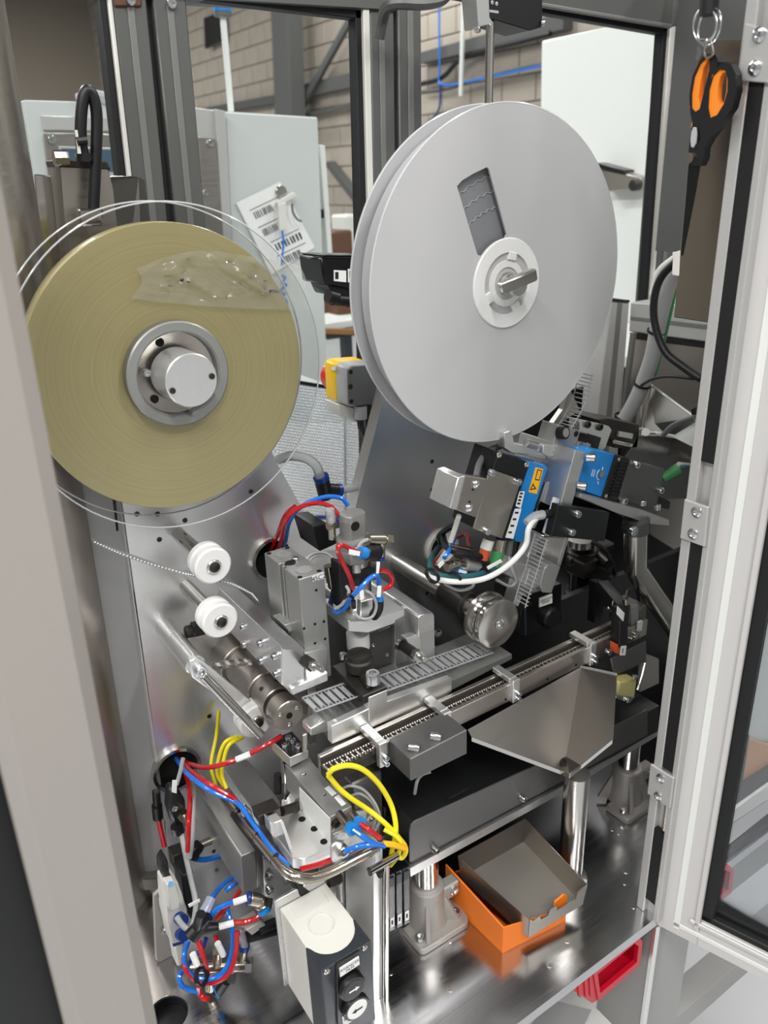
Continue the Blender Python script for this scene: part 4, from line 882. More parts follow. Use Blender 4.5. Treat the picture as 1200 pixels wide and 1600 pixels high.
# ================================================================== BLACK COVER AND SUPPORT BAR
t = thing('rail_cover', 'long dark sheet metal cover with rounded corner below the rail', 'cover')
YV = .588
part(t, 'front_sheet', 'sheet_dark', Fp([(640, 1300), (642, 1290), (648, 1283), (877, 1178), (1012, 1108), (1012, 1148), (877, 1222), (640, 1348)], YV, .002, .0004))
part(t, 'body', 'black', Fp([(648, 1286), (877, 1182), (1030, 1102), (1030, 1142), (877, 1224), (642, 1350)], YV + .0025, .13, .0006))
part(t, 'left_end', 'sheet_dark', Fp([(600, 1262), (640, 1284), (642, 1345), (606, 1330)], YV + .06, .003, .0004))
for a, b in ((677, 1325), (813, 1245)): screw(t, P(a, b, y=YV), V((.2, -1, 0)), .0042, .008, 'steel')
part(t, 'slot', 'hole', G().prism([P(700, 1247, z=P(648, 1286, y=YV).z + .0006), P(730, 1231, z=P(648, 1286, y=YV).z + .0006), P(731, 1234, z=P(648, 1286, y=YV).z + .0006), P(701, 1250, z=P(648, 1286, y=YV).z + .0006)], (0, 0, .0003), 0))
single('support_bar', 'alu_x', Fp([(640, 1357), (877, 1230), (1030, 1140), (1030, 1149), (877, 1240), (641, 1371)], .592, .05, .0008), 'long aluminium bar carrying the dark rail cover', 'bar')
single('dark_backing', 'black', G().box(P(700, 1300, y=.66).x, 1.2, .74, .75, .80, 1.11, 0), 'added black backing that darkens the gap under the conveyor rail', 'panel')  # dark sheet added to hide bright base reflections behind the rail
# ================================================================== CAST FEET
def foot(label):
    t = thing('rail_pedestal', label, 'pedestal', 'cast pedestals under the rail'); c = P(668, 1440, z=.8)
    part(t, 'flange', 'cast_alu', Tp([(628, 1452), (634, 1446), (700, 1404), (712, 1404), (732, 1432), (730, 1442), (664, 1484), (656, 1484)], .810, .010, .0015))
    part(t, 'body', 'cast_alu', G().lathe(c + UP * .009, UP, [(.027, 0), (.0235, .012), (.022, .058), (.0205, .06), (.0165, .061)], 32))
    for a in (-.7, .9, 2.5, 4.1):
        d = V((math.cos(a), math.sin(a), 0)); n_ = V((-d.y, d.x, 0))
        part(t, 'rib', 'cast_alu', G().prism([c + d * .02 + UP * .009 - n_ * .003, c + d * .042 + UP * .009 - n_ * .003, c + d * .022 + UP * .055 - n_ * .003], n_ * .006, .0008))
    ear = c + V((.022, -.006, .05))
    e = part(t, 'clamp_ear', 'cast_alu', G().obox(ear + V((.006, -.002, 0)), V((.013, 0, 0)), V((0, .008, 0)), V((0, 0, .012)), .002))
    screw(e, ear + V((.01, -.010, .001)), FR, .0065, .004)
    part(t, 'shaft', 'polished', G().cyl(c + UP * .06, c + UP * .125, .0155, n=32))
    for a, b in ((656, 1467), (712, 1428), (650, 1440)): screw(t, P(a, b, z=.811), UP, .006, .006)
    return t
foot('cast aluminium pedestal with shaft beside the orange carton')
def copy_tree(o, parent=None, off=None):
    c = o.copy(); COL.objects.link(c); c.parent = parent
    if off is not None: c.location = c.location + off
    for k in list(o.children): copy_tree(k, c)
    return c
f2 = TOPS[-1]; off = P(985, 1262, z=.8) - P(675, 1455, z=.8); f2c = copy_tree(f2)
f2c['label'] = 'cast aluminium pedestal with shaft behind the chute pipe'; f2c.location = off; f2c['_off'] = 1; TOPS.append(f2c)
# ================================================================== CARTON AND TRAY
t = thing('cardboard_carton', 'open orange cardboard carton on the base plate', 'carton')
b1, b2, b4 = P(785, 1491, z=.8), P(884, 1440, z=.8), P(696, 1404, z=.8); b3 = b2 + b4 - b1
H_ = .056
def wall3(a, b, h0, h1, th=.0025): 
    d = (b - a).normalized(); n_ = V((-d.y, d.x, 0)); return G().prism([a, b, b + UP * h1, a + UP * h0], n_ * th, .0004)
part(t, 'front_wall', 'orange_card', wall3(b1, b2, .046, .022)); part(t, 'left_wall', 'orange_card', wall3(b4, b1, .062, .046)); part(t, 'rear_wall', 'orange_card', wall3(b3, b4, .03, .045)); part(t, 'right_wall', 'orange_card', wall3(b2, b3, .010, .03))
part(t, 'bottom', 'orange_card', G().prism([b1, b2, b3, b4], (0, 0, .002), 0))
part(t, 'front_flap', 'orange_card', G().prism([b2 - (b2 - b1) * .22 + UP * .02, b2 + UP * .02, b2 + UP * .046, b2 - (b2 - b1) * .06 + UP * .052, b2 - (b2 - b1) * .2 + UP * .046], V((0, .0025, 0)), .0004))
part(t, 'inner_lining', 'black', G().prism([b4 + V((.006, -.002, .02)), b1 + V((.004, .012, .02)), b1 + V((.004, .012, .04)), b4 + V((.006, -.002, .055))], (.002, .001, 0), 0))
t = thing('sheet_metal_tray', 'dull stainless tray lying tilted across the orange carton', 'tray')
zt_ = .872
a1, a2, a3, a4 = P(827, 1436, z=.852), P(917, 1382, z=.858), P(820, 1280, z=.892), P(716, 1338, z=.886)
dn = V((0, 0, -.026)); cen = (a1 + a2 + a3 + a4) / 4
q1, q2, q3_, q4 = [a + (cen - a) * .05 + V((0, 0, -.036)) for a in (a1, a2, a3, a4)]
part(t, 'tray_floor', 'tray_steel', G().prism([q1, q2, q3_, q4], (0, 0, -.0012), 0))
def tw(a, b, qa, qb):
    d = (b - a).normalized(); n_ = V((d.y, -d.x, 0)) * .0012; return G().prism([qa, qb, b, a], n_, 0)
part(t, 'left_wall', 'tray_steel', tw(a4, a1, q4, q1)); part(t, 'right_wall', 'tray_steel', tw(a2, a3, q2, q3_)); part(t, 'rear_wall', 'tray_steel', tw(a3, a4, q3_, q4))
fw = []
for k, (u_, h_) in enumerate(((0, 0), (.06, -.006), (.16, -.004), (.2, -.012), (.32, -.012), (.34, -.004), (.45, -.002), (.47, -.013), (.8, -.013), (.82, -.004), (.9, 0), (1, 0))): fw.append(a1.lerp(a2, u_) + V((0, 0, h_)))
part(t, 'front_wall', 'tray_steel', G().prism([q1, q2] + fw[::-1], (0, -.0012, 0), 0))
# ================================================================== PUSH BUTTON BOX
t = thing('push_button_box', 'white and charcoal push button box with two round buttons', 'control box')
YW = .525
p0, p1 = P(502, 1518, y=YW), P(580, 1470, y=YW); bx0, bx1, bz1 = p0.x, p1.x, (p0.z + p1.z) / 2; bz0 = bz1 - .125
mid = (bx0 + bx1) / 2; hw = (bx1 - bx0) / 2
arc = [V((mid + hw * .93 * math.cos(a), YW + .034 - .026 * math.sin(a), bz0)) for a in (math.pi * i / 14 for i in range(15))]
part(t, 'lid', 'charcoal', G().prism([V((bx0, YW, bz0)), V((bx1, YW, bz0)), V((bx1, YW + .034, bz0))] + arc + [V((bx0, YW + .034, bz0))], (0, 0, bz1 - bz0), .0012))
bd = [V((bx0 + .001, YW + .095, bz0)), V((bx0 + .001, YW + .0345, bz0))] + [V((q.x, q.y + .0003, bz0)) for q in arc[::-1]] + [V((bx1 - .001, YW + .0345, bz0)), V((bx1 - .001, YW + .095, bz0))]
bo = part(t, 'body', 'white_plastic', G().prism(bd, (0, 0, bz1 - bz0 - .001), .0012))
part(bo, 'knockout_ring', 'white_plastic', G().ring(V((mid - .002, YW + .05, bz1 - .001)), UP, .0145, .0134, .0014, 32)); part(bo, 'knockout_tab', 'white_plastic', G().box(mid - .02, mid + .02, YW + .07, YW + .088, bz1 - .001, bz1 + .0002, .0002))
part(t, 'back_plate', 'alu', G().box(bx0 - .004, bx1 + .002, YW + .0955, YW + .099, bz0, bz1 + .012, .0005))
pn = lambda a, b: P(a, b, y=YW - .001)
part(t, 'button_panel', 'black', Fp([(526, 1508), (563, 1486), (566, 1572), (560, 1600), (533, 1612), (528, 1600)], YW - .003, .004, .0006))
l1 = part(t, 'label', 'label_white', Fp([(531, 1514), (561, 1495), (562, 1507), (532, 1527)], YW - .0045, .0015, 0))
text(l1, 'AVANCER\nFILM', P(546.5, 1511, y=YW - .0045), .0052, (1, 0, 0), UP)
l2 = part(t, 'label', 'label_white', Fp([(535, 1591), (565, 1571), (566, 1584), (537, 1605)], YW - .0045, .0015, 0))
text(l2, 'RECULER\nFILM', P(550.5, 1588, y=YW - .0045), .0052, (1, 0, 0), UP)
for (a, b), mt_, ink, dr in (((547, 1538), 'black', 'label_white', 1), ((553, 1569), 'label_white', 'ink', -1)):
    c = P(a, b, y=YW - .004); bn = part(t, 'button', 'black', G().lathe(c, FR, [(.0155, 0), (.0155, .005), (.0145, .007), (.012, .007), (.012, .004)], 36, cap=False)); part(bn, 'button_face', mt_, G().lathe(c, FR, [(.0128, .003), (.0128, .0066), (.012, .0075), (0, .0075)], 32, cap=False))
    k = c + FR * .0078; part(bn, 'arrow', ink, G().prism([k + V((x_ * dr, 0, z_)) for x_, z_ in ((-.006, -.001), (.002, -.001), (.002, -.003), (.007, 0), (.002, .003), (.002, .001), (-.006, .001))], (0, -.0003, 0), 0))
for a, b in ((511, 1518), (570, 1481), (574, 1566)): screw(t, pn(a, b), FR, .0038, .002, 'steel', 'button')
# stand carrying the box
t = thing('stand_plate', 'upright aluminium sheet stand beside the push button box', 'stand')
part(t, 'web', 'alu', floorz(Fp([(500, 1352), (590, 1318), (594, 1600), (512, 1650)], .628, .004, .0005), .8005))
part(t, 'front_angle', 'alu_bright', floorz(Fp([(583, 1330), (598, 1322), (602, 1640), (588, 1648)], .565, .06, .0006), .8005)); part(t, 'edge_rod', 'polished', floorz(G().tube([P(604, 1345, y=.56), P(607, 1640, y=.56)], .0035, 14, 1), .8005))
part(t, 'cross_rod', 'polished', G().cyl(P(577, 1362, y=.545), P(620, 1337, y=.555), .0042, n=18)); part(t, 'rod_end', 'black', G().cyl(P(576, 1362.5, y=.545), P(578, 1361.5, y=.545), .0045, n=18)); part(t, 'rubber_stop', 'black_rubber', G().cyl(P(593, 1358, y=.556), P(594, 1369, y=.556), .0055, .003, n=14))
screw(t, P(560, 1395, y=.628), FR, .0025, .0005, 'hole', 'hole', 'tapped_hole')
# module row
for k in range(3):
    a = 607 + k * 11.5; b = -5.2 * k
    t = thing('relay_module', ('black relay module nearest the aluminium stand', 'middle black relay module of the row of three', 'black relay module nearest the cast foot')[k], 'relay module', 'black relay modules on the stand')
    part(t, 'housing', 'black_gloss', Fp([(a, 1368 + b), (a + 10.5, 1363 + b), (a + 11, 1452 + b), (a + 1, 1457 + b)], .585, .05, .001)); part(t, 'clip', 'charcoal', Fp([(a + 1, 1374 + b), (a + 9.5, 1370 + b), (a + 9.5, 1384 + b), (a + 1, 1388 + b)], .583, .004, .0006))
    l_ = part(t, 'label', 'label_white', Fp([(a + 3, 1436 + b), (a + 9, 1433 + b), (a + 9, 1447 + b), (a + 3, 1450 + b)], .5842, .0008, 0)); part(l_, 'label_mark', 'ink', Fp([(a + 5, 1439 + b), (a + 7.2, 1438 + b), (a + 7.2, 1444 + b), (a + 5, 1445 + b)], .5838, .0003, 0))
# ================================================================== FEED HEAD (right of the plate)
t = thing('laser_sensor', 'blue laser sensor with steel cover plate and warning label', 'sensor')
part(t, 'housing', 'blue_plastic', Fp([(826, 721), (851, 726), (856, 731), (836, 790), (816, 848), (806, 846), (800, 820)], .682, .04, .001))
part(t, 'body', 'black', Fp([(779, 706), (829, 723), (800, 800), (793, 843), (742, 826)], .678, .045, .001))
part(t, 'cover_plate', 'stainless', Fp([(766, 733), (815, 750), (785, 842), (740, 826)], .672, .003, .0008)); part(t, 'mount_flange', 'stainless', Fp([(727, 743), (764, 749), (745, 809), (713, 797)], .670, .012, .0008))
part(t, 'flange_side', 'alu_bright', Fp([(716, 746), (727, 743), (713, 797), (703, 794)], .671, .04, .0008))
yl = part(t, 'warning_label', 'yellow_label', Fp([(837, 730), (849, 733), (839, 772), (826, 769)], .6815, .0006, 0))
part(yl, 'triangle', 'ink', G().cut([P(833, 755, y=.6812), P(838, 764, y=.6812), P(828, 766, y=.6812)], [[P(833, 758, y=.6812), P(835.6, 763, y=.6812), P(830, 764, y=.6812)]], (0, .0002, 0))); part(yl, 'label_line', 'ink', G().cut([P(a, b, y=.6812) for a, b in ((840, 733), (847, 735), (843, 751), (836, 750))], [[P(a, b, y=.6812) for a, b in ((841, 734.5), (846, 736), (842.4, 749.5), (837.2, 748.5))]], (0, .0002, 0)))
for q in ([(812, 768), (820, 768), (814, 794), (806, 791)], [(805, 795), (815, 795), (802, 842), (790, 840)]):
    l_ = part(t, 'type_label', 'label_white', Fp(q, .6715 if 0 else .677, .0008, 0)); cx_, cy_ = sum(a for a, b in q) / 4, sum(b for a, b in q) / 4
    for k in range(4):
        f = (k + .6) / 4.4; a = q[0][0] * (1 - f) + q[3][0] * f; b = q[0][1] * (1 - f) + q[3][1] * f; wdx = (q[1][0] - q[0][0])
        part(l_, 'label_mark', 'ink', Fp([(a + wdx * .2, b - 1.6), (a + wdx * .75, b - 1.3), (a + wdx * .7, b + 1.6), (a + wdx * .15, b + 1.3)], .6767, .0002, 0))
for a, b in ((780, 711), (823, 726)): screw(t, P(a, b, y=.678), FR, .004, .0015, 'steel', 'button')
for a, b in ((766, 738), (807, 752), (759, 829)): screw(t, P(a, b, y=.672), FR, .0045, .006)
for a, b in ((743, 757), (732, 794)): w_ = screw(t, P(a, b, y=.67), FR, .0055, .004, 'zinc', 'button')
for a, b in ((739, 765), (734, 784)): part(t, 'adjust_slot', 'hole', Fp([(a - 1.6, b - 1.5), (a + 1.6, b - 1), (a + 1.2, b + 2), (a - 1.8, b + 1.5)], .6697, .0005, 0))
part(t, 'connector', 'white_plastic', G().cyl(P(764, 843, y=.69), P(759, 858, y=.69), .0075, n=18)); part(t, 'connector_sleeve', 'red_orange', G().cyl(P(759, 857, y=.69), P(754, 874, y=.69), .0068, n=18))
part(t, 'plug', 'brass_nickel', G().cyl(P(783, 842, y=.685), P(779, 862, y=.685), .0075, n=18)); part(t, 'plug_body', 'green_plug', G().cyl(P(779, 861, y=.685), P(773, 884, y=.685), .0085, .0065, n=18))
part(t, 'strain_cap', 'grey_plastic', G().cyl(P(797, 843, y=.69), P(794, 866, y=.69), .005, n=12))
t = thing('laser_sensor', 'blue finned laser sensor with dark grey cover plate', 'sensor')
part(t, 'housing', 'blue_plastic', Fp([(926, 704), (930, 703), (962, 710), (940, 777), (909, 766), (900, 750), (905, 712)], .672, .045, .001)); fb = part(t, 'fin_block', 'black', Fp([(962, 711), (985, 717), (968, 785), (941, 777)], .67, .045, .0005))
for k in range(11): a, b = 965 - k * 1.75, 717 + k * 5.6; part(fb, 'fin', 'black_gloss', Fp([(a + 6, b + 1), (a + 19, b + 4), (a + 18.4, b + 6), (a + 5.4, b + 3)], .667, .004, 0))
part(t, 'cover_plate', 'sheet_dark', Fp([(984, 720), (1039, 733), (1025, 794), (966, 780)], .668, .03, .0008)); part(t, 'dial', 'steel', G().cyl(P(938.5, 741, y=.672), P(938.5, 741, y=.672) + FR * .002, .0045, n=20))
dm = G()
for a0_, a1_ in ((2.0, 4.4),): dm.tube([P(938.5, 741, y=.6715) + V((math.cos(a) * .0075, 0, math.sin(a) * .0075)) for a in [a0_ + (a1_ - a0_) * i / 9 for i in range(10)]], .0005, 5, 1)
for (a, b), (c_, d2_) in (((942, 730), (941, 735)), ((935, 757), (934, 752)), ((927, 733), (924, 744)), ((930, 734), (927, 745))): dm.tube([P(a, b, y=.6715), P(c_, d2_, y=.6715)], .0005, 5, 1)
part(t, 'dial_marks', 'label_white', dm)
for a, b in ((967, 718), (947, 775)): screw(t, P(a, b, y=.67), FR, .003, .002, 'steel', 'button')
for a, b in ((990, 725), (971, 781), (1028, 765)): screw(t, P(a, b, y=.668), FR, .0048, .008)
part(t, 'plug', 'green_plug', G().cyl(P(1035, 748, y=.70), P(1060, 732, y=.69), .0065, .0085, n=18)); part(t, 'plug_nut', 'white_plastic', G().cyl(P(1060, 725, y=.71), P(1076, 727, y=.71), .0035, n=12))
wpart(t, 'lead', 'teal_cable', [(1058, 733, .69), (1070, 729, .69), (1086, 731, .70)], .003)
# head plates
t = thing('feed_head_frame', 'tilted aluminium plates carrying the laser sensors', 'frame')
part(t, 'upright_plate', 'alu', Fp([(899, 703), (916, 708), (898, 772), (892, 796), (874, 796)], .66, .10, .0008)); part(t, 'side_plate', 'alu_x', Fp([(850, 694), (899, 703), (881, 762), (853, 752), (860, 728)], .70, .006, .0006))
for a, b in ((917, 714), (903, 759)): screw(t, P(a, b, y=.66), V((.5, -.85, 0)), .0062, .011)
part(t, 'base_bar', 'alu_x', Fp([(908, 771), (1004, 797), (1046, 812), (1046, 822), (1012, 818), (960, 800), (906, 778)], .655, .05, .0008)); part(t, 'lower_plate', 'alu', Fp([(856, 728), (874, 730), (848, 800), (836, 826), (826, 826), (840, 775)], .70, .02, .0008))
part(t, 'window_plate', 'polished', Fp([(853, 753), (881, 762), (866, 812), (836, 806)], .69, .004, .0006))
for a, b in ((1004, 789), (1027, 796)): screw(t, P(a, b, y=.655), UP, .005, .007)
part(t, 'sensor_clip', 'alu_bright', Fp([(788, 676), (800, 672), (802, 694), (848, 702), (850, 712), (800, 708), (788, 700)], .69, .012, .0006)); part(t, 'guide_pin', 'zinc', G().cyl(P(822, 692, y=.68), P(838, 697, y=.68), .005, n=16)); part(t, 'cross_bar', 'steel', Fp([(806, 694), (856, 704), (852, 718), (804, 708)], .70, .02, .0006))
part(t, 'claw', 'alu_bright', Fp([(849, 696), (866, 697), (868, 702), (862, 706), (866, 712), (858, 714), (848, 708)], .675, .01, .0006))
t = thing('tape_feeder', 'machined steel tape feeder block under the white reel', 'feeder')
part(t, 'side_block', 'anodised', Fp([(873, 664), (907, 673), (899, 704), (864, 694)], .70, .03, .0008)); sp = part(t, 'eye_bush', 'black_rubber', G().cyl(P(874, 676, y=.70), P(884, 676, y=.69), .0085, n=20))
part(sp, 'bush_bore', 'steel', G().cyl(P(884, 676, y=.69), P(884.5, 676, y=.6895), .006, n=20)); screw(t, P(900, 678, y=.70), FR, .004, .0006, 'hole', 'hole', 'bolt_hole')
part(t, 'top_plate', 'alu', Fp([(906, 656), (952, 666), (956, 672), (946, 700), (941, 705), (934, 703), (938, 684), (905, 676)], .715, .02, .0008))
for a, b in ((917, 663), (936, 667)): screw(t, P(a, b, y=.715), FR, .005, .004, 'steel_dark')
part(t, 'inner_block', 'steel', Fp([(904, 690), (924, 694), (920, 708), (900, 704)], .695, .02, .0006)); part(t, 'wedge', 'steel_dark', Fp([(931, 681), (940, 684), (934, 704), (926, 702)], .70, .03, .0006)); part(t, 'guide_plate', 'stainless', Fp([(880, 640), (890, 606), (906, 640), (870, 668), (862, 664)], .735, .008, .0006))
part(t, 'dark_housing', 'steel_dark', Fp([(934, 656), (952, 654), (1000, 664), (996, 700), (960, 700), (950, 676)], .74, .06, .001)); part(t, 'edge_strip', 'alu_bright', Fp([(968, 674), (990, 678), (988, 686), (966, 682)], .735, .004, .0004)); part(t, 'rail', 'polished', G().cyl(P(960, 690, y=.735), P(986, 696, y=.735), .003, n=12))
part(t, 'pin', 'zinc', G().cyl(P(918, 692, y=.69), P(917, 697, y=.69), .002, n=10))
t = thing('guard_plate', 'dark steel guard plate behind the finned laser sensor', 'guard')
part(t, 'plate', 'sheet_dark', Fp([(997, 681), (1062, 682), (1090, 690), (1090, 778), (1040, 780), (1022, 764), (978, 714)], .74, .004, .0008)); part(t, 'lug', 'black', Fp([(1024, 772), (1048, 784), (1046, 796), (1024, 792)], .70, .02, .001))
t = thing('grounding_lead', 'small white lead with blue sleeves and ring terminal', 'lead')
part(t, 'ring_terminal', 'white_plastic', G().cyl(P(1009, 675, y=.735), P(1009, 675, y=.73), .006, n=20)); part(t, 'stem', 'zinc', G().cyl(P(1014, 676, y=.733), P(1024, 677, y=.733), .002, n=10)); part(t, 'sleeve', 'white_cable', G().cyl(P(1024, 677, y=.733), P(1058, 683, y=.733), .003, n=10)); part(t, 'blue_sleeve', 'blue_dark', G().cyl(P(1056, 682, y=.733), P(1078, 686, y=.733), .004, n=10)); part(t, 'loop', 'grey_cable', G().tube([P(a, b, y=.75) for a, b in ((996, 690), (995, 676), (1002, 670), (1010, 672))], .002, 8))
t = thing('sensor_bracket', 'flat black bracket plate with two screws below lasers', 'bracket')
part(t, 'plate', 'black', Fp([(873, 789), (953, 801), (945, 846), (861, 838)], .645, .012, .0008)); part(t, 'white_edge', 'white_plastic', Fp([(869, 778), (875, 780), (858, 838), (852, 834)], .66, .006, .0004))
for a, b in ((899, 802), (890, 830)): screw(t, P(a, b, y=.645), FR, .0048, .007)
# cables of the feed head
wire('white_cable', 'white_cable', [(852, 806, .655), (838, 810, .65), (826, 826, .645), (822, 850, .645), (806, 872, .645), (780, 893, .65), (750, 906, .66), (710, 909, .67), (676, 903, .69), (672, 898, .70)], .0035, 'thick white cable curving from the bracket to the tied bundle', n=10)
part(TOPS[-1], 'clear_sleeve', 'sleeve', G().tube([P(a, b, y=.652) for a, b in ((848, 804), (834, 808), (823, 818))], .006, 10)); part(TOPS[-1], 'strain_relief', 'black', G().tube([P(a, b, y=.655) for a, b in ((866, 802), (856, 803), (846, 806))], .0055, 10))
wire('teal_cable', 'teal_cable', [(773, 884, .685), (768, 890, .68), (745, 898, .675), (710, 902, .68), (680, 896, .69), (672, 880, .72), (680, 862, .80), (688, 852, .87)], .0037, 'dark teal cable looping from green plug to the plate hole', n=10)
wire('black_cable', 'black', [(690, 850, .87), (686, 838, .82), (700, 826, .76), (712, 820, .74)], .0042, 'black cable entering the white bushing in the plate', n=10); wire('black_cable', 'black', [(692, 836, .80), (696, 852, .74), (712, 862, .70), (738, 867, .69), (760, 872, .69)], .0046, 'black cable running to the orange sleeved connector', n=10)
wire('air_hose', 'red_tube', [(694, 855, .88), (682, 872, .76), (675, 886, .71), (684, 897, .70)], .0028, 'short red air hose inside the tied cable bundle', 'hose'); wire('air_hose', 'blue_tube', [(700, 852, .88), (712, 836, .78), (703, 858, .71), (694, 872, .70)], .0028, 'short blue air hose inside the tied cable bundle', 'hose')
wire('air_hose', 'red_tube', [(698, 848, .88), (728, 834, .80), (732, 850, .76)], .0028, 'dark red air hose behind the black cable at the white bushing', 'hose')
wire('grey_lead', 'grey_cable', [(694, 912, .68), (716, 922, .68), (736, 918, .68), (742, 908, .68)], .002, 'thin pale lead drooping below the tied bundle'); wire('grey_lead', 'grey_cable', [(794, 866, .69), (800, 890, .68), (806, 908, .68), (796, 916, .68), (776, 906, .68)], .002, 'thin grey lead looping left of the tape guide'); wire('grey_lead', 'grey_plastic', [(744, 745, .69), (750, 722, .70), (765, 704, .71), (784, 696, .72)], .0042, 'grey lead rising behind the steel cover plate'); wire('white_cable', 'white_plastic', [(717, 806, .68), (712, 822, .69), (704, 846, .70)], .0032, 'printed white cord dropping from the steel flange')
for (a, b), lab in (((676, 900), 'black cable tie at the left bend of bundle'), ((711, 905), 'black cable tie in the middle of bundle'), ((760, 899), 'black cable tie at the right end of bundle')):
    c_ = P(a, b, y=.675); single('cable_tie', 'black', G().ring(c_ + V((-.002, 0, 0)), (1, .2, .2), .0105, .0085, .004, 16), lab, 'cable tie', 'cable ties on the feed head bundle')
t = thing('hose_coupling', 'nickel and clear hose coupling inside the cable loop', 'coupling')
part(t, 'nut', 'brass_nickel', G().cyl(P(697, 886, y=.70), P(715, 880, y=.70), .0068, n=8)); part(t, 'body', 'brass_nickel', G().cyl(P(706, 878, y=.70), P(726, 884, y=.70), .006, n=16)); part(t, 'clear_cap', 'sleeve', G().cyl(P(726, 882, y=.70), P(748, 886, y=.70), .0085, .006, n=14)); part(t, 'ring', 'blue_plastic', G().cyl(P(714, 892, y=.70), P(722, 891, y=.70), .0062, n=14))
part(t, 'tag', 'label_white', Fp([(684, 883), (692, 876), (695, 880), (687, 888)], .69, .001, 0)); part(t, 'tag', 'label_white', Fp([(718, 890), (730, 893), (729, 897), (717, 894)], .69, .001, 0)); part(t, 'cord_tag', 'label_white', Fp([(761, 886), (783, 874), (785, 878), (763, 890)], .66, .001, 0)); part(t, 'silver_tube', 'polished', G().cyl(P(702, 851, y=.72), P(740, 858, y=.715), .002, n=10))
# ---- capstan wheel
t = thing('capstan_wheel', 'flanged steel capstan wheel with zinc centre bolt', 'wheel')
cw = P(780, 976, y=.655); B = V((0, 1, 0))
part(t, 'front_flange', 'steel', G().lathe(cw, B, [(.008, 0), (.0315, 0), (.033, .001), (.033, .0035), (.029, .005)], 56, cap=False)); part(t, 'drum', 'polished', G().lathe(cw, B, [(.029, .005), (.029, .012), (.0325, .0125), (.0325, .0145), (.029, .015), (.029, .024)], 56, cap=False)); part(t, 'rear_flange', 'steel', G().lathe(cw, B, [(.029, .024), (.034, .0245), (.034, .029), (.0325, .03), (0, .03)], 56, cap=False))
part(t, 'hub_recess', 'zinc', G().lathe(cw, B, [(.0085, 0), (.0085, .003), (0, .003)], 28, cap=False)); screw(t, cw + B * .003, FR, .0055, .004); part(t, 'shaft', 'steel', G().cyl(cw + B * .03, V((cw.x, YP0, cw.z)), .013, n=28)); part(t, 'shaft_sleeve', 'steel_dark', G().cyl(cw + B * .06, cw + B * .11, .018, n=28, ch=.001))
t = thing('tape_guide', 'angled aluminium tape guide block right of the capstan', 'guide')
part(t, 'block', 'anodised', Fp([(851, 888), (857, 882), (876, 885), (862, 927), (848, 926), (844, 914)], .655, .05, .0008)); part(t, 'left_block', 'alu_x', Fp([(828, 888), (851, 892), (844, 916), (834, 922), (820, 914)], .664, .05, .0008)); part(t, 'upper_plate', 'polished', Fp([(852, 838), (884, 842), (872, 882), (834, 876), (840, 850)], .69, .01, .0006)); part(t, 'side_rail', 'alu', Fp([(884, 840), (889, 841), (876, 884), (871, 882)], .675, .03, .0004)); part(t, 'back_bar', 'alu', Fp([(836, 832), (846, 834), (822, 915), (810, 948), (802, 944)], .69, .02, .0006)); part(t, 'clamp_arm', 'alu', Fp([(782, 868), (830, 888), (822, 904), (806, 908), (780, 884)], .70, .03, .0008)); screw(t, P(815, 898, y=.69), FR, .006, .006)
t = thing('selector_box', 'black selector switch box with label behind the capstan', 'control box')
part(t, 'housing', 'black_gloss', Fp([(818, 932), (878, 912), (878, 972), (868, 978), (820, 996), (808, 990)], .705, .06, .0012)); part(t, 'front_rib', 'charcoal', Fp([(819, 940), (823, 939), (823, 992), (820, 993)], .704, .004, .0004)); l_ = part(t, 'label', 'label_white', Fp([(843, 935), (863, 928), (863, 942), (843, 949)], .7035, .0012, 0)); text(l_, 'LIBERATION\nBANDE', P(853, 938.5, y=.7035), .0045, (1, 0, 0), UP)
part(t, 'knob', 'black', G().lathe(P(856, 962, y=.705), FR, [(.0165, 0), (.016, .008), (.013, .011), (0, .011)], 32)); screw(t, P(828, 944, y=.705), FR, .0032, .0015, 'steel_dark', 'button'); screw(t, P(865, 974, y=.705), FR, .0032, .0015, 'steel', 'button')
t = thing('clamp_column', 'dark steel column with two clamp collars and rods', 'column')
cc = P(905, 930, y=.80)
part(t, 'rod', 'black_gloss', G().cyl(V((cc.x, .80, .80)), V((cc.x, .80, P(905, 840, y=.80).z)), .018, n=28))
for a in (875, 935):
    k = P(905, a, y=.80); c_ = part(t, 'clamp_collar', 'steel_dark', G().cyl(V((cc.x, .80, k.z - .02)), V((cc.x, .80, k.z + .018)), .025, n=28, ch=.002).obox(V((cc.x - .016, .785, k.z)), V((.016, 0, 0)), V((0, .02, 0)), V((0, 0, .014)), .002)); screw(c_, P(890, a + 2, y=.765), FR, .0065, .005, 'steel_dark')
part(t, 'clamp_arm', 'steel_dark', G().obox(V((cc.x + .035, .80, P(905, 872, y=.8).z)), V((.03, 0, 0)), V((0, .012, 0)), V((0, 0, .012)), .003)); part(t, 'cross_rod', 'steel_dark', G().cyl(P(932, 868, y=.79), P(951, 884, y=.75), .0095, n=20)); part(t, 'rod_bore', 'hole', G().cyl(P(951, 884, y=.75), P(951.5, 884.4, y=.7492), .007, n=20)); part(t, 'top_collar', 'steel', G().cyl(P(905, 852, y=.79), P(906, 842, y=.79), .02, n=28))
wire('black_cable', 'black', [(925, 846, .77), (945, 860, .75), (958, 885, .75), (962, 915, .75)], .0035, 'black cable hanging beside the dark clamp column')
t = thing('bent_pipe', 'bent stainless pipe with clamp below the base bar', 'pipe')
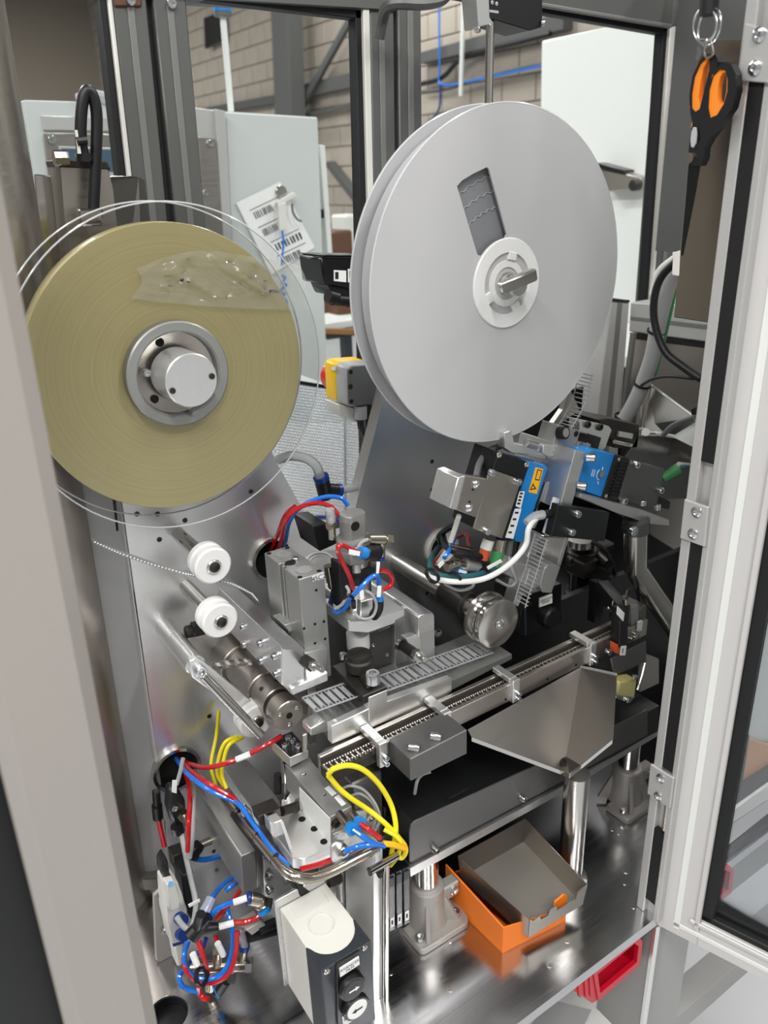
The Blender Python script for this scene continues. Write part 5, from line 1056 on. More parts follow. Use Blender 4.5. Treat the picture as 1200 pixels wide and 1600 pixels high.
part(t, 'upper_leg', 'steel', G().cyl(P(994, 826, y=.66), P(993, 890, y=.66), .0165, n=32)); part(t, 'lower_leg', 'steel', G().cyl(P(993, 888, y=.66), P(1062, 990, y=.62), .0165, n=32).ball(P(993, 888, y=.66), .0165, n=20)); part(t, 'clamp', 'sheet_dark', G().cyl(P(994, 812, y=.66), P(994, 830, y=.66), .0185, n=32)); screw(t, P(987, 829, y=.63), FR, .0065, .006); part(t, 'clamp_knob', 'black', G().cyl(P(976, 824, y=.655), P(984, 827, y=.645), .007, n=16))
t = thing('fork_sensor', 'black fork light barrier with orange tip over the rail', 'sensor')
yf = .622
part(t, 'leg', 'black', Fp([(970, 953), (984, 950), (979, 1014), (967, 1012)], .60, .016, .0008)); part(t, 'arm', 'black', G().prism([P(934, 908, y=.69), P(950, 906, y=.69), P(986, 946, y=.60), P(972, 954, y=.60)], (0, .006, -.022), .0008)); part(t, 'rear_leg', 'black', Fp([(932, 910), (948, 910), (941, 976), (928, 974)], .69, .014, .0008))
part(t, 'tip', 'red_orange', Fp([(964, 1007), (971, 1008), (970, 1023), (963, 1021)], .601, .012, .0005)); l_ = part(t, 'label', 'label_white', Fp([(971, 1010), (979, 1009), (977, 1024), (969, 1024)], .599, .0008, 0)); part(l_, 'label_mark', 'ink', Fp([(973, 1013), (974.4, 1013), (973.2, 1021), (972, 1021)], .5988, .0002, 0)); part(t, 'type_label', 'label_white', Fp([(965, 947), (976, 958), (974, 971), (964, 960)], .5985, .0008, 0)); part(t, 'type_label', 'label_white', Fp([(958, 939), (962, 942), (961, 957), (956, 953)], .63, .0008, 0)); part(t, 'connector', 'brass_nickel', G().cyl(P(978, 944, y=.606), P(978, 935, y=.606), .0045, n=12)); screw(t, P(951, 951, y=.64), V((-.6, -.8, 0)), .003, .005)
wpart(t, 'lead', 'black', [(978, 935, .606), (982, 922, .62), (994, 922, .65), (1000, 945, .66), (1002, 970, .66)], .0022)
t = thing('rail_end_block', 'dark machined end block with screws at the rail end', 'block')
part(t, 'block', 'sheet_dark', Fp([(984, 962), (1010, 945), (1010, 990), (985, 1000)], .635, .04, .0008)); part(t, 'bracket', 'anodised', Fp([(986, 950), (998, 945), (998, 972), (987, 978)], .622, .008, .0006)); part(t, 'clip', 'white_plastic', Fp([(999, 972), (1005, 970), (1003, 985), (998, 987)], .615, .004, .0004)); part(t, 'lower_plate', 'sheet_dark', Fp([(955, 1030), (1010, 1002), (1010, 1034), (960, 1056)], .605, .003, .0006))
for a, b in ((992, 995), (998, 993), (986, 998), (992, 990)): screw(t, P(a, b, y=.62), FR, .003, .003, 'steel')
screw(t, P(947, 1017, y=.612), FR, .004, .007)
t = thing('damper_block', 'translucent amber rubber damper block under rail end', 'damper')
part(t, 'pad', 'amber_pad', Fp([(968, 1066), (996, 1062), (992, 1090), (964, 1088)], .59, .02, .002)); part(t, 'foot', 'steel', Fp([(962, 1086), (992, 1089), (984, 1099), (962, 1091)], .588, .02, .0006)); screw(t, P(979, 1093, y=.588), FR, .004, .003); screw(t, P(990, 1057, y=.588), FR, .0042, .004); part(t, 'strap', 'steel', G().tube([P(1008, 1036, y=.60), P(1003, 1056, y=.595), P(996, 1078, y=.59)], .0018, 6)); part(t, 'side_plate', 'cast_alu', Fp([(1004, 1020), (1030, 1030), (1030, 1068), (1000, 1082)], .612, .006, .0008))
# ================================================================== RIGHT SIDE: scissors, panel, cables
xq = .705
single('steel_board', 'shaded_steel', Sp([(1092, 60), (1160, 60), (1112, 505), (1052, 496)], xq, .025, .001), 'dull steel panel hanging inside behind the scissors', 'panel')
t = thing('scissors', 'black scissors with orange lined handles hanging blades down', 'scissors')
XS = .672
def ss(x_, y_): return (1000 + x_ / 3.2, y_ / 3.2)
def ssp(pts): return [ss(*q) for q in pts]
part(t, 'blade', 'black_gloss', Sp(ssp([(240, 820), (300, 800), (270, 960), (208, 1280), (200, 1278), (232, 960)]), XS + .002, .003, .0006)); part(t, 'blade', 'steel_dark', Sp(ssp([(245, 815), (285, 815), (262, 960), (210, 1260), (203, 1258), (240, 960)]), XS + .0055, .002, .0005))
hl = [ss(*q) for q in ((300, 700), (300, 600), (345, 420), (380, 340), (420, 308), (455, 320), (478, 370), (482, 450), (460, 540), (405, 620), (350, 690), (322, 740), (318, 790), (300, 830), (255, 830), (240, 800), (245, 760))]
part(t, 'handle', 'black', G().cut([P(*q, x=XS) for q in hl], [[P(*ss(*q), x=XS) for q in ((350, 590), (340, 540), (345, 450), (365, 380), (395, 348), (425, 350), (438, 400), (436, 460), (418, 520), (385, 575))]], (.009, 0, 0)))
ho = [ss(*q) for q in ((240, 790), (250, 680), (262, 620), (250, 560), (246, 480), (262, 380), (295, 310), (320, 275), (350, 268), (380, 275), (392, 310), (378, 350), (345, 430), (312, 560), (310, 640), (318, 720), (300, 800))]
part(t, 'handle', 'black', G().cut([P(*q, x=XS + .004) for q in ho], [[P(*ss(*q), x=XS + .004) for q in ((275, 560), (258, 540), (258, 470), (272, 385), (300, 320), (330, 290), (345, 300), (345, 350), (320, 450), (298, 545))]], (.008, 0, 0)))
part(t, 'grip_lining', 'orange_rubber', G().cut([P(*ss(*q), x=XS + .001) for q in ((345, 597), (336, 545), (342, 445), (362, 375), (395, 343), (428, 346), (441, 400), (438, 462), (420, 525), (388, 580))], [[P(*ss(*q), x=XS + .001) for q in ((398, 520), (388, 490), (390, 430), (400, 385), (415, 362), (430, 362), (435, 405), (432, 460), (420, 510))]], (.006, 0, 0)))
part(t, 'grip_lining', 'orange_rubber', G().cut([P(*ss(*q), x=XS + .005) for q in ((255, 640), (262, 590), (248, 540), (249, 475), (265, 382), (296, 314), (330, 275), (350, 280), (350, 340), (325, 450), (302, 545), (290, 590))], [[P(*ss(*q), x=XS + .005) for q in ((300, 520), (292, 480), (300, 420), (318, 340), (338, 300), (345, 310), (343, 350), (322, 440))]], (.006, 0, 0)))
part(t, 'pivot_cap', 'lt_grey_plastic', Sp(ssp([(255, 660), (265, 636), (278, 636), (282, 670), (278, 715), (266, 740), (254, 735), (250, 700)]), XS - .001, .002, .0004)); part(t, 'pivot_screw', 'brass_nickel', G().cyl(P(*ss(252, 790), x=XS), P(*ss(252, 790), x=XS) + LF * .002, .0045, n=16))
t = thing('key_ring', 'steel split ring and clip holding the scissors', 'key ring')
rc = P(1108, 43, x=XS + .004)
part(t, 'ring', 'zinc', G().tube(circ(rc, .014, 28, V((.25, .97, 0)), UP) + [circ(rc, .014, 28, V((.25, .97, 0)), UP)[0]], .0011, 8, 1, cap=False)); part(t, 'second_ring', 'zinc', G().tube(circ(rc + V((-.002, .003, .002)), .013, 28, V((.1, .97, .2)), UP) + [circ(rc + V((-.002, .003, .002)), .013, 28, V((.1, .97, .2)), UP)[0]], .0011, 8, 1, cap=False)); part(t, 'clip', 'steel', G().tube([P(a, b, x=XS + .002) for a, b in ((1104, 60), (1100, 80), (1104, 90), (1114, 84), (1110, 62))], .0012, 6)); part(t, 'tag', 'grey_plastic', Sp([(1090, 64), (1096, 66), (1098, 80), (1092, 96), (1086, 92), (1090, 78)], XS + .006, .001, .0003)); part(t, 'strap', 'black', G().tube([P(1107, 24, x=XS + .004), P(1110, -30, x=XS + .004)], .008, 12, 1))
xg = 1.12
def xwire(name, material, pts, r, label, cat='cable', x=xg): return single(name, material, G().tube([P(a, b, x=x) for a, b in pts], r, 12), label, cat)
o = xwire('cable_conduit', 'grey_cable', [(1065, 405), (1050, 430), (1040, 460), (1028, 510), (1018, 560), (1000, 610), (982, 645), (966, 668)], .0125, 'thick grey corrugated conduit hanging at the right rear', 'conduit', 1.08)
for a, b, c_, d2 in ((1015, 514, 1036, 519), (996, 596, 1012, 602), (967, 645, 980, 655)): part(o, 'cable_tie', 'black', G().ring(P((a + c_) / 2, (b + d2) / 2, x=1.08), P(1000, 610, x=1.08) - P(1018, 560, x=1.08), .0145, .0125, .004, 20))
xwire('black_cable', 'black', [(1066, 400), (1034, 432), (1022, 470), (1024, 510), (1040, 550), (1070, 575), (1095, 592)], .006, 'black cable crossing in front of the grey conduit', x=1.04); xwire('black_cable', 'black', [(1002, 602), (1020, 592), (1045, 588), (1085, 592)], .0025, 'thin black cable leaving the conduit towards the post', x=1.05); xwire('green_cable', 'green_plug', [(1062, 420), (1050, 470), (1036, 530), (1020, 590)], .005, 'green earth cable half hidden by the grey conduit', x=1.10); xwire('beige_cable', 'white_plastic', [(1056, 402), (1030, 425), (1020, 460)], .006, 'beige cable arching at the top of the conduit', x=1.1); xwire('grey_lead', 'grey_plastic', [(1085, 652), (1062, 660), (1048, 668), (1036, 680)], .004, 'grey lead with clip in front of the steel hopper', x=.95)
single('cable_holder', 'white_plastic', Sp([(1051, 395), (1062, 391), (1060, 432), (1049, 430)], .704, .004, .001), 'small white cable holder under the scissor blades', 'holder')
t = thing('steel_hopper', 'folded polished steel hopper sheet at the right', 'hopper')
h0, h1, h2, h3, h4 = P(1018, 602, x=1.10), P(1086, 652, x=1.0), P(1088, 720, x=.98), P(1000, 700, x=1.05), P(1004, 665, x=1.08)
part(t, 'front_face', 'steel', G().sheet([[h0, h1, h2, h3, h4]], .0015)); part(t, 'back_face', 'stainless', G().sheet([[h0, P(1004, 590, x=1.16), P(990, 700, x=1.15), h3, h4]], .0015)); part(t, 'rim', 'alu_bright', G().tube([h0, h1], .002, 6, 1)); part(t, 'white_liner', 'white_paint', G().sheet([[P(1050, 682, x=.96), P(1086, 660, x=.96), P(1086, 700, x=.96)]], .001)); part(t, 'black_clip', 'black', Sp([(1079, 640), (1086, 636), (1086, 648), (1080, 650)], .97, .01, .001))
# ================================================================== REAR LEFT: steel housing with cable loop
t = thing('steel_housing', 'brown-grey steel sensor housing behind the film reel', 'housing')
yh = .93
part(t, 'box', 'stainless', Fp([(91, 252), (168, 255), (176, 292), (196, 440), (112, 440), (100, 330)], yh, .05, .002)); part(t, 'rim', 'steel_dark', Fp([(88, 248), (168, 252), (174, 266), (92, 262)], yh - .001, .05, .0015)); part(t, 'bolt', 'steel', G().cyl(P(84, 247, y=yh), P(106, 247, y=yh), .008, n=8)); part(t, 'clip', 'polished', Fp([(122, 326), (162, 326), (162, 352), (126, 354)], yh - .03, .012, .002))
part(t, 'cable_loop', 'black', G().tube([P(a, b, y=yh - .02) for a, b in ((134, 252), (128, 232), (126, 200), (129, 160), (136, 142), (145, 150), (151, 180), (150, 240), (146, 330))], .006, 12)); part(t, 'cable_tie', 'black', G().cyl(P(120, 221, y=yh - .03), P(135, 219, y=yh - .03), .004, n=8)); part(t, 'cable_tag', 'white_plastic', Fp([(117, 203), (121, 203), (127, 240), (122, 240)], yh - .03, .002, 0)); part(t, 'gland', 'black', G().cyl(P(133, 252, y=yh - .02), P(131, 240, y=yh - .02), .0085, n=14))
t = thing('polished_cover', 'mirror polished curved cover sheet beside the steel housing', 'cover')
part(t, 'curved_sheet', 'polished', G().prism([P(172, 275, y=.96), P(205, 275, y=.93), P(218, 277, y=.95), P(226, 280, y=.99), P(248, 470, y=.99), P(238, 470, y=.95), P(224, 470, y=.93), P(192, 470, y=.96)], (0, .01, 0), .001)); part(t, 'left_sheet', 'polished', Fp([(56, 272), (92, 276), (112, 440), (70, 440)], .97, .01, .001))
# ================================================================== E-STOP, MOTOR, ROD
t = thing('emergency_stop', 'yellow and grey emergency stop box seen from behind', 'emergency stop')
ye = .93
Q = [(543, 577), (551, 571), (588, 568), (599, 586), (600, 618), (590, 632), (556, 636), (545, 634)]
def Qp(y_, d_): return G().prism([P(*q, y=ye) + V((0, y_, 0)) for q in Q], (0, d_, 0), .0015)
part(t, 'yellow_cover', 'yellow_plastic', Qp(.033, .03)); part(t, 'grey_body', 'lt_grey_plastic', Qp(.004, .029)); bk = part(t, 'back_cover', 'grey_plastic', G().prism([P(570 + (q[0] - 570) * .95, 603 + (q[1] - 603) * .95, y=ye) for q in Q], (0, .0045, 0), .0008))
for a, b in ((548, 581), (549, 627), (592, 620)): screw(bk, P(a, b, y=ye), FR, .003, .0006, 'hole', 'hole', 'screw_hole')
for a, b in ((547.5, 604), (589, 598)): screw(bk, P(a, b, y=ye), FR, .0042, .001, 'steel_dark', 'button')
part(t, 'button', 'red_button', G().cyl(P(570, 603, y=ye) + V((0, .063, 0)), P(570, 603, y=ye) + V((0, .09, 0)), .0215, n=28, ch=.003)); part(t, 'label', 'label_white', Sp([(518, 573), (524, 573), (524, 579), (518, 578)], P(543, 600, y=ye).x - .0006, .0006, 0)); part(t, 'gland', 'lt_grey_plastic', G().cyl(P(563, 634, y=ye + .01), P(563, 654, y=ye + .01), .0095, n=20)); wpart(t, 'lead', 'black', [(563, 652, ye + .01), (564, 668, ye + .01), (572, 685, ye + .01), (580, 700, ye + .01)], .005)
part(t, 'arm_bracket', 'black', Fp([(572, 632), (582, 630), (584, 690), (572, 680)], ye + .012, .01, .001)); part(t, 'base_box', 'white_plastic', Fp([(530, 632), (564, 640), (564, 662), (531, 650)], ye + .015, .04, .001))
t = thing('servo_motor', 'black servo motor with white labels left of white reel', 'motor')
ym = .95
part(t, 'housing', 'black_gloss', Fp([(501, 404), (510, 398), (580, 400), (580, 456), (506, 444)], ym, .06, .002)); part(t, 'lower_body', 'black', Fp([(512, 444), (570, 452), (570, 468), (520, 462)], ym + .005, .05, .002))
for q in ([(522, 422), (541, 423), (541, 441), (522, 439)], [(544, 420), (562, 422), (562, 443), (544, 441)]):
    l_ = part(t, 'label', 'label_white', Fp(q, ym - .001, .001, 0)); part(l_, 'label_code', 'ink', Fp([(q[0][0] + 2, q[0][1] + 3), (q[0][0] + 7, q[0][1] + 3), (q[0][0] + 7, q[0][1] + 14), (q[0][0] + 2, q[0][1] + 14)], ym - .0014, .0003, 0))
for a in (398.5, 401.5): part(t, 'cooling_rib', 'black', Fp([(504, a), (575, a + .5), (575, a + 2), (504, a + 1.5)], ym - .002, .06, .0002))
part(t, 'mount_arm', 'black', G().box(P(560, 430, y=ym).x, P(560, 430, y=ym).x + .04, ym + .02, ym + .12, P(560, 440, y=ym).z, P(560, 420, y=ym).z, .001)); part(t, 'connector', 'black', G().cyl(P(518, 468, y=ym + .01), P(545, 470, y=ym + .01), .008, n=16).cyl(P(512, 462, y=ym + .01), P(526, 466, y=ym + .01), .010, n=14)); part(t, 'connector_ring', 'red_orange', G().cyl(P(545, 470, y=ym + .01), P(552, 471, y=ym + .01), .0095, n=18))
t = thing('rod_sensor', 'black sensor head on an upright steel rod above reel', 'sensor')
part(t, 'head', 'black', Fp([(762, -10), (848, -10), (848, 42), (828, 48), (764, 28)], .92, .05, .001)); part(t, 'clamp', 'alu_x', Fp([(744, -10), (764, -10), (764, 28), (772, 36), (748, 42)], .915, .03, .0008)); part(t, 'rod', 'polished', G().tube([P(766, 36, y=.93), P(763, 200, y=.93)], .0058, 16, 1)); part(t, 'panel_marks', 'lt_grey_plastic', Fp([(765, 15), (779, 17), (779, 21), (765, 19)], .9195, .0006, 0)); screw(t, P(845, 36, y=.92), V((1, -.6, 0)), .004, .005); screw(t, P(747, 47, y=.92), V((-1, -.6, 0)), .004, .006)
for a, b in ((769, 4), (776, 6)): screw(t, P(a, b, y=.92), FR, .0025, .001, 'lt_grey_plastic', 'button')
wire('black_cable', 'profile_dark', [(592, 60, 1.03), (598, 30, 1.02), (604, 12, 1.0), (620, 5, .98), (660, 6, .97), (690, 0, .97), (700, -14, .97)], .0075, 'dark cable loop at the top above the middle posts')
# ================================================================== LOWER LEFT: beams, valve block, hoses
t = thing('side_beam', 'long grey metal beam with slanted end reaching from the plate', 'beam')
yq = .70
part(t, 'beam', 'anodised', Fp([(376, 1341), (378, 1337), (399, 1328), (402, 1388), (381, 1398)], yq, YP0 - yq, .0008)); part(t, 'side_flange', 'anodised', Fp([(399, 1328), (411, 1340), (414, 1382), (402, 1388)], yq + .01, .004, .0004))
xs_ = P(380, 1370, y=yq).x
for a, b in ((352, 1327), (364, 1343), (357, 1347), (367, 1362)): screw(t, P(a, b, x=P(377, 1341, y=yq).x), LF, .0018, .0004, 'zinc', 'hole', 'dowel')
for a, b in ((420, 1367), (447, 1374), (420, 1389)): screw(t, P(a, b, y=yq - .002), FR, .0052, .005)
part(t, 'front_plate', 'alu_bright', Fp([(412, 1340), (462, 1372), (462, 1396), (426, 1410), (414, 1400)], yq, .004, .0006)); part(t, 'tilt_plate', 'alu_bright', Fp([(445, 1405), (468, 1382), (470, 1442), (464, 1446)], yq - .03, .004, .0006))
t = thing('valve_beam', 'flat aluminium beam running forward to the valve block', 'beam')
yv = .655
part(t, 'beam', 'alu_x', Fp([(402, 1274), (446, 1262), (447, 1280), (404, 1294)], .765, YP0 - .765, .0008))
t = thing('valve_block', 'grey valve block labelled 4SC1 on a milled base', 'valve block')
yv = .612
zv = P(516, 1318, y=yv).z
part(t, 'base', 'alu_bright', Tp([(426, 1300), (432, 1306), (456, 1340), (477, 1342), (518, 1324), (566, 1300), (520, 1240), (470, 1212), (440, 1262), (420, 1280)], zv, .016, .0008)); bo = part(t, 'body', 'anodised', Fp([(516, 1277), (550, 1259), (554, 1301), (517, 1318)], yv, .12, .0008))
part(t, 'left_cover', 'white_paint', Sp([(467, 1230), (515, 1279), (516, 1320), (469, 1266)], P(515, 1300, y=yv).x - .0012, .0012, .0003)); xv = P(516, 1277, y=yv).x; zt2 = P(516, 1277, y=yv).z
part(t, 'bracket_rail', 'alu', Sp([(456, 1338), (432, 1306), (432, 1288), (437, 1284)], P(456, 1338, z=zv).x, .004, .0004)); part(t, 'rear_cap', 'anodised', Fp([(448, 1206), (490, 1190), (492, 1210), (466, 1226), (450, 1240)], yv + .12, .01, .0008))
for a, b in ((475, 1210), (506, 1242)): screw(t, P(a, b, z=zt2), UP, .003, .0012, 'zinc', 'button')
for q, s_ in (([(507, 1232), (514, 1228), (526, 1240), (519, 1244)], 'W1'), ([(522, 1246), (529, 1242), (541, 1256), (534, 1260)], 'C1')): part(t, 'label', 'label_white', G().prism([P(*k, z=zt2 + .0004) for k in q], (0, 0, .0004), 0))
for a, b in ((472, 1280), (491, 1295), (506, 1315)): part(t, 'slot_hole', 'hole', G().lathe(P(a, b, z=zv), UP, [(.0042, 0), (.0042, .0003), (0, .0003)], 16))
l_ = part(t, 'label', 'label_white', Fp([(521, 1303), (535, 1297), (535, 1303), (522, 1309)], yv - .0006, .0006, 0)); text(l_, '4SC1', P(528, 1303, y=yv - .0006), .006, (1, 0, 0), UP)
for (a, b), (c_, d2), cm in (((530, 1272), (547, 1293), 'blue_plastic'), ((548, 1271), (560, 1284), 'blue_plastic')):
    f_2 = part(t, 'push_fitting', 'brass_nickel', G().cyl(P(a, b, y=yv), P(c_, d2, y=yv - .03), .0052, n=16, ch=.0006)); part(f_2, 'release_ring', cm, G().cyl(P(c_, d2, y=yv - .03), P(c_ + 4, d2 + 3, y=yv - .036), .0068, n=18))
screw(t, P(524, 1285, y=yv), FR, .0058, .004, 'steel_dark'); screw(t, P(519, 1297, y=yv), FR, .003, .001, 'steel', 'button')
bl = part(t, 'shock_stop', 'steel_dark', G().cyl(P(440, 1268, y=.67), P(466, 1259, y=.68), .0055, n=16)); part(bl, 'stop_head', 'steel', G().cyl(P(464, 1259, y=.68), P(472, 1257, y=.68), .008, n=6)); part(t, 'clamp_block', 'steel_dark', Fp([(404, 1276), (438, 1262), (440, 1274), (416, 1294), (408, 1290)], .665, .02, .0008)); part(t, 'clamp_post', 'alu_bright', Fp([(421, 1283), (428, 1286), (429, 1310), (423, 1302)], .648, .014, .0006).prism([P(428, 1286, y=.648), P(441, 1281, y=.648), P(441, 1304, y=.648), P(429, 1310, y=.648)], (0, .014, 0), .0006)); screw(t, P(430, 1282, y=.655), UP, .005, .002, 'steel'); screw(t, P(417, 1264, y=.68), UP, .005, .002, 'steel')
part(t, 'rear_box', 'sheet_dark', Fp([(549, 1226), (597, 1203), (600, 1310), (558, 1318)], .640, .075, .002)); screw(t, P(579, 1275, y=.637), FR, .006, .003, 'steel'); part(t, 'side_plate', 'alu', Fp([(556, 1268), (592, 1262), (594, 1312), (560, 1318)], .637, .003, .0005))
part(t, 'lug', 'alu', Fp([(518, 1340), (518, 1325), (526, 1316), (537, 1315), (543, 1322), (543, 1338), (520, 1348)], .585, .004, .0006)); screw(t, P(533, 1327, y=.585), FR, .0075, .007)
t = thing('pin_holder', 'dark pin holder with four socket screws beside the roller', 'holder')
zh = P(453, 1190, y=.70).z
part(t, 'top_plate', 'steel_dark', Tp([(424, 1156), (456, 1142), (482, 1172), (453, 1184)], zh, .004, .0005)); part(t, 'rim', 'alu_bright', G().prism([P(425, 1158, z=zh), P(453, 1184, z=zh), P(453, 1199, y=P(453, 1184, z=zh).y), P(425, 1172, y=P(425, 1158, z=zh).y)], (.002, 0, 0), .0004).prism([P(453, 1184, z=zh), P(482, 1172, z=zh), P(482, 1184, y=P(482, 1172, z=zh).y), P(453, 1199, y=P(453, 1184, z=zh).y)], (0, .002, 0), .0004))
for a, b in ((446, 1168), (451, 1158), (458, 1163), (466, 1170)): screw(t, P(a, b, z=zh), UP, .0042, .007)
part(t, 'pin', 'polished', G().cyl(P(444, 1192, y=.72), P(447, 1250, y=.72), .0022, n=10)); part(t, 'guide_bolt', 'steel_dark', G().cyl(P(434, 1210, y=.74), P(434, 1238, y=.74), .005, n=10)); part(t, 'upright_strip', 'steel', Fp([(473, 1150), (480, 1146), (480, 1172), (474, 1176)], .69, .004, .0004))
part(t, 'spring_seat', 'polished', G().cyl(P(447, 1254, y=.72), P(447, 1262, y=.72), .0075, n=20))
t = thing('bent_handrail', 'bent nickel tube carrying the hoses around the valve block', 'tube')
part(t, 'tube', 'brass_nickel', G().tube([P(a, b, y=c_) for a, b, c_ in ((352, 1247, .76), (375, 1276, .71), (400, 1308, .66), (428, 1342, .61), (444, 1360, .585), (462, 1370, .572), (488, 1373, .568), (520, 1361, .568), (556, 1342, .568), (590, 1324, .568))], .0055, 16, 6))
for a, b, c_ in ((370, 1268, .72), (401, 1308, .66), (429, 1342, .61)): part(t, 'cable_tie', 'black', G().ring(P(a, b, y=c_), V((.35, -.9, -.1)), .0078, .0058, .005, 16))
part(t, 'clamp_clip', 'zinc', Fp([(377, 1262), (384, 1256), (394, 1268), (396, 1286), (390, 1284)], .70, .003, .0004)); screw(t, P(383, 1268, y=.70), FR, .006, .008)
# hoses on the bent tube
wire('air_hose', 'red_tube', [(283, 1188, .88), (300, 1195, .82), (325, 1199, .77), (352, 1193, .75), (385, 1180, .74), (418, 1163, .73), (440, 1150, .73)], .0030, 'red hose sweeping right from the left bushing with white tag', 'hose', n=10)
part(TOPS[-1], 'tag_sleeve', 'label_white', G().cyl(P(369, 1187, y=.744), P(391, 1178, y=.738), .0038, n=10))
wire('air_hose', 'red_tube', [(280, 1186, .88), (300, 1206, .80), (325, 1224, .75), (350, 1238, .73), (369, 1250, .72)], .0030, 'red hose running from the bushing along the bent tube', 'hose', n=10); wire('air_hose', 'blue_tube', [(275, 1185, .88), (292, 1208, .80), (320, 1230, .75), (348, 1244, .73), (366, 1252, .72), (378, 1262, .70), (405, 1300, .66), (425, 1328, .62), (450, 1352, .59)], .0030, 'blue hose running from the bushing along the bent tube', 'hose', n=10)
wire('air_hose', 'black', [(366, 1272, .72), (380, 1292, .69), (396, 1312, .67), (410, 1330, .64)], .005, 'black hose strapped under the bent tube', 'hose')
wire('air_hose', 'red_tube', [(285, 1196, .88), (294, 1222, .82), (297, 1250, .78), (295, 1285, .75), (293, 1330, .75)], .0030, 'red hose dropping from the bushing beside the black valve', 'hose', n=10); wire('air_hose', 'grey_cable', [(288, 1200, .88), (301, 1230, .82), (302, 1262, .78), (300, 1310, .76), (296, 1340, .76)], .0032, 'grey hose dropping beside the red one at left', 'hose', n=10)
wire('yellow_cable', 'yellow_cable', [(342, 1110, .87), (338, 1150, .86), (330, 1195, .84), (338, 1230, .80)], .0025, 'straight yellow cable against the plate at left', n=10); wire('yellow_cable', 'yellow_cable', [(372, 1150, .80), (352, 1160, .80), (342, 1185, .80), (340, 1210, .80), (350, 1228, .79)], .0026, 'yellow cable loop left of the white roller, inner strand', n=10); wire('yellow_cable', 'yellow_cable', [(380, 1152, .795), (358, 1164, .79), (349, 1190, .79), (347, 1212, .79), (354, 1232, .78)], .0026, 'yellow cable loop left of the white roller, outer strand', n=10)
wire('yellow_cable', 'yellow_cable', [(513, 1210, .615), (522, 1201, .61), (545, 1196, .605), (568, 1203, .60), (592, 1225, .595), (610, 1255, .59), (618, 1285, .58), (617, 1310, .575), (612, 1332, .575), (610, 1352, .58)], .0030, 'yellow cable arching wide over the valve block', n=10); wire('yellow_cable', 'yellow_cable', [(513, 1212, .62), (530, 1232, .615), (548, 1247, .608), (575, 1265, .60), (600, 1285, .585), (622, 1308, .575), (634, 1326, .57), (628, 1340, .572), (616, 1335, .575)], .0030, 'yellow cable running diagonally along the valve block', n=10); wire('yellow_cable', 'yellow_cable', [(600, 1296, .58), (618, 1306, .57), (626, 1318, .565), (622, 1336, .565), (612, 1350, .575)], .0026, 'short yellow cable loop beside the relay modules', n=10)
wire('yellow_tag', 'yellow_label', [(598, 1318, .562), (615, 1320, .558), (634, 1326, .558)], .0034, 'printed yellow cable marker sleeve at the cable knot', 'marker')
wire('air_hose', 'blue_tube', [(551, 1296, .575), (568, 1308, .565), (585, 1318, .56), (600, 1322, .56)], .0030, 'blue hose leaving the valve block fitting', 'hose', n=10); wire('air_hose', 'red_tube', [(563, 1287, .575), (578, 1298, .565), (594, 1310, .56)], .0030, 'red hose leaving the valve block fitting', 'hose', n=10); wire('air_hose', 'blue_tube', [(540, 1330, .575), (562, 1322, .565), (585, 1320, .56), (600, 1322, .562)], .0030, 'blue hose passing behind the lug screw', 'hose', n=10); wire('air_hose', 'red_tube', [(470, 1358, .59), (500, 1350, .59), (525, 1340, .59), (560, 1322, .58)], .0030, 'red hose below the milled valve base', 'hose', n=10)
wire('grey_lead', 'grey_cable', [(534, 1232, .63), (548, 1228, .62), (568, 1234, .61), (586, 1255, .60), (594, 1280, .595), (586, 1298, .595)], .0016, 'thin grey sensor lead looping over the valve block'); wire('grey_lead', 'grey_cable', [(548, 1244, .625), (562, 1240, .615), (580, 1252, .605), (589, 1272, .60), (582, 1296, .60)], .0016, 'second thin grey sensor lead inside the yellow arch')
# black hand valve
t = thing('hand_valve', 'black plastic flow valve with brass adjuster at left', 'valve')
yh = .80
part(t, 'body', 'black', Fp([(266, 1236), (278, 1232), (290, 1250), (292, 1275), (282, 1296), (272, 1292), (264, 1268)], yh, .02, .003)); part(t, 'adjuster', 'brass_nickel', G().cyl(P(284, 1270, y=yh), P(298, 1290, y=yh - .03), .0055, n=16, ch=.0006).cyl(P(284, 1270, y=yh), P(290, 1279, y=yh - .014), .0075, n=6)); part(t, 'tag', 'label_white', Fp([(270, 1220), (277, 1220), (276, 1240), (269, 1238)], yh - .004, .002, .0003)); screw(t, P(273, 1263, y=yh), FR, .004, .002); part(t, 'clear_hose', 'tube_clear', G().tube([P(a, b, y=yh + .005) for a, b in ((276, 1226), (282, 1205), (286, 1185))], .0026, 10)); part(t, 'lower_nut', 'black', G().cyl(P(276, 1290, y=yh), P(279, 1300, y=yh), .008, n=14))
wire('clear_hose', 'tube_clear', [(283, 1298, .80), (290, 1335, .77), (298, 1372, .74), (306, 1410, .71), (303, 1440, .69), (296, 1452, .69), (285, 1445, .70), (276, 1432, .71)], .0036, 'clear hose from the black valve down to white manifold', 'hose', n=12)
t = thing('cable_plug', 'slim black plug on a red hose near the panel edge', 'plug')
part(t, 'plug', 'black', G().cyl(P(244, 1236, y=.86), P(247, 1278, y=.86), .0055, n=12).cyl(P(245, 1258, y=.86), P(247, 1278, y=.86), .007, n=12)); part(t, 'hose', 'red_tube', G().tube([P(a, b, y=.86) for a, b in ((247, 1278), (252, 1300), (257, 1322))], .0035, 8))
t = thing('flow_regulator', 'black flow regulator with nickel adjusting screw on plate', 'regulator')
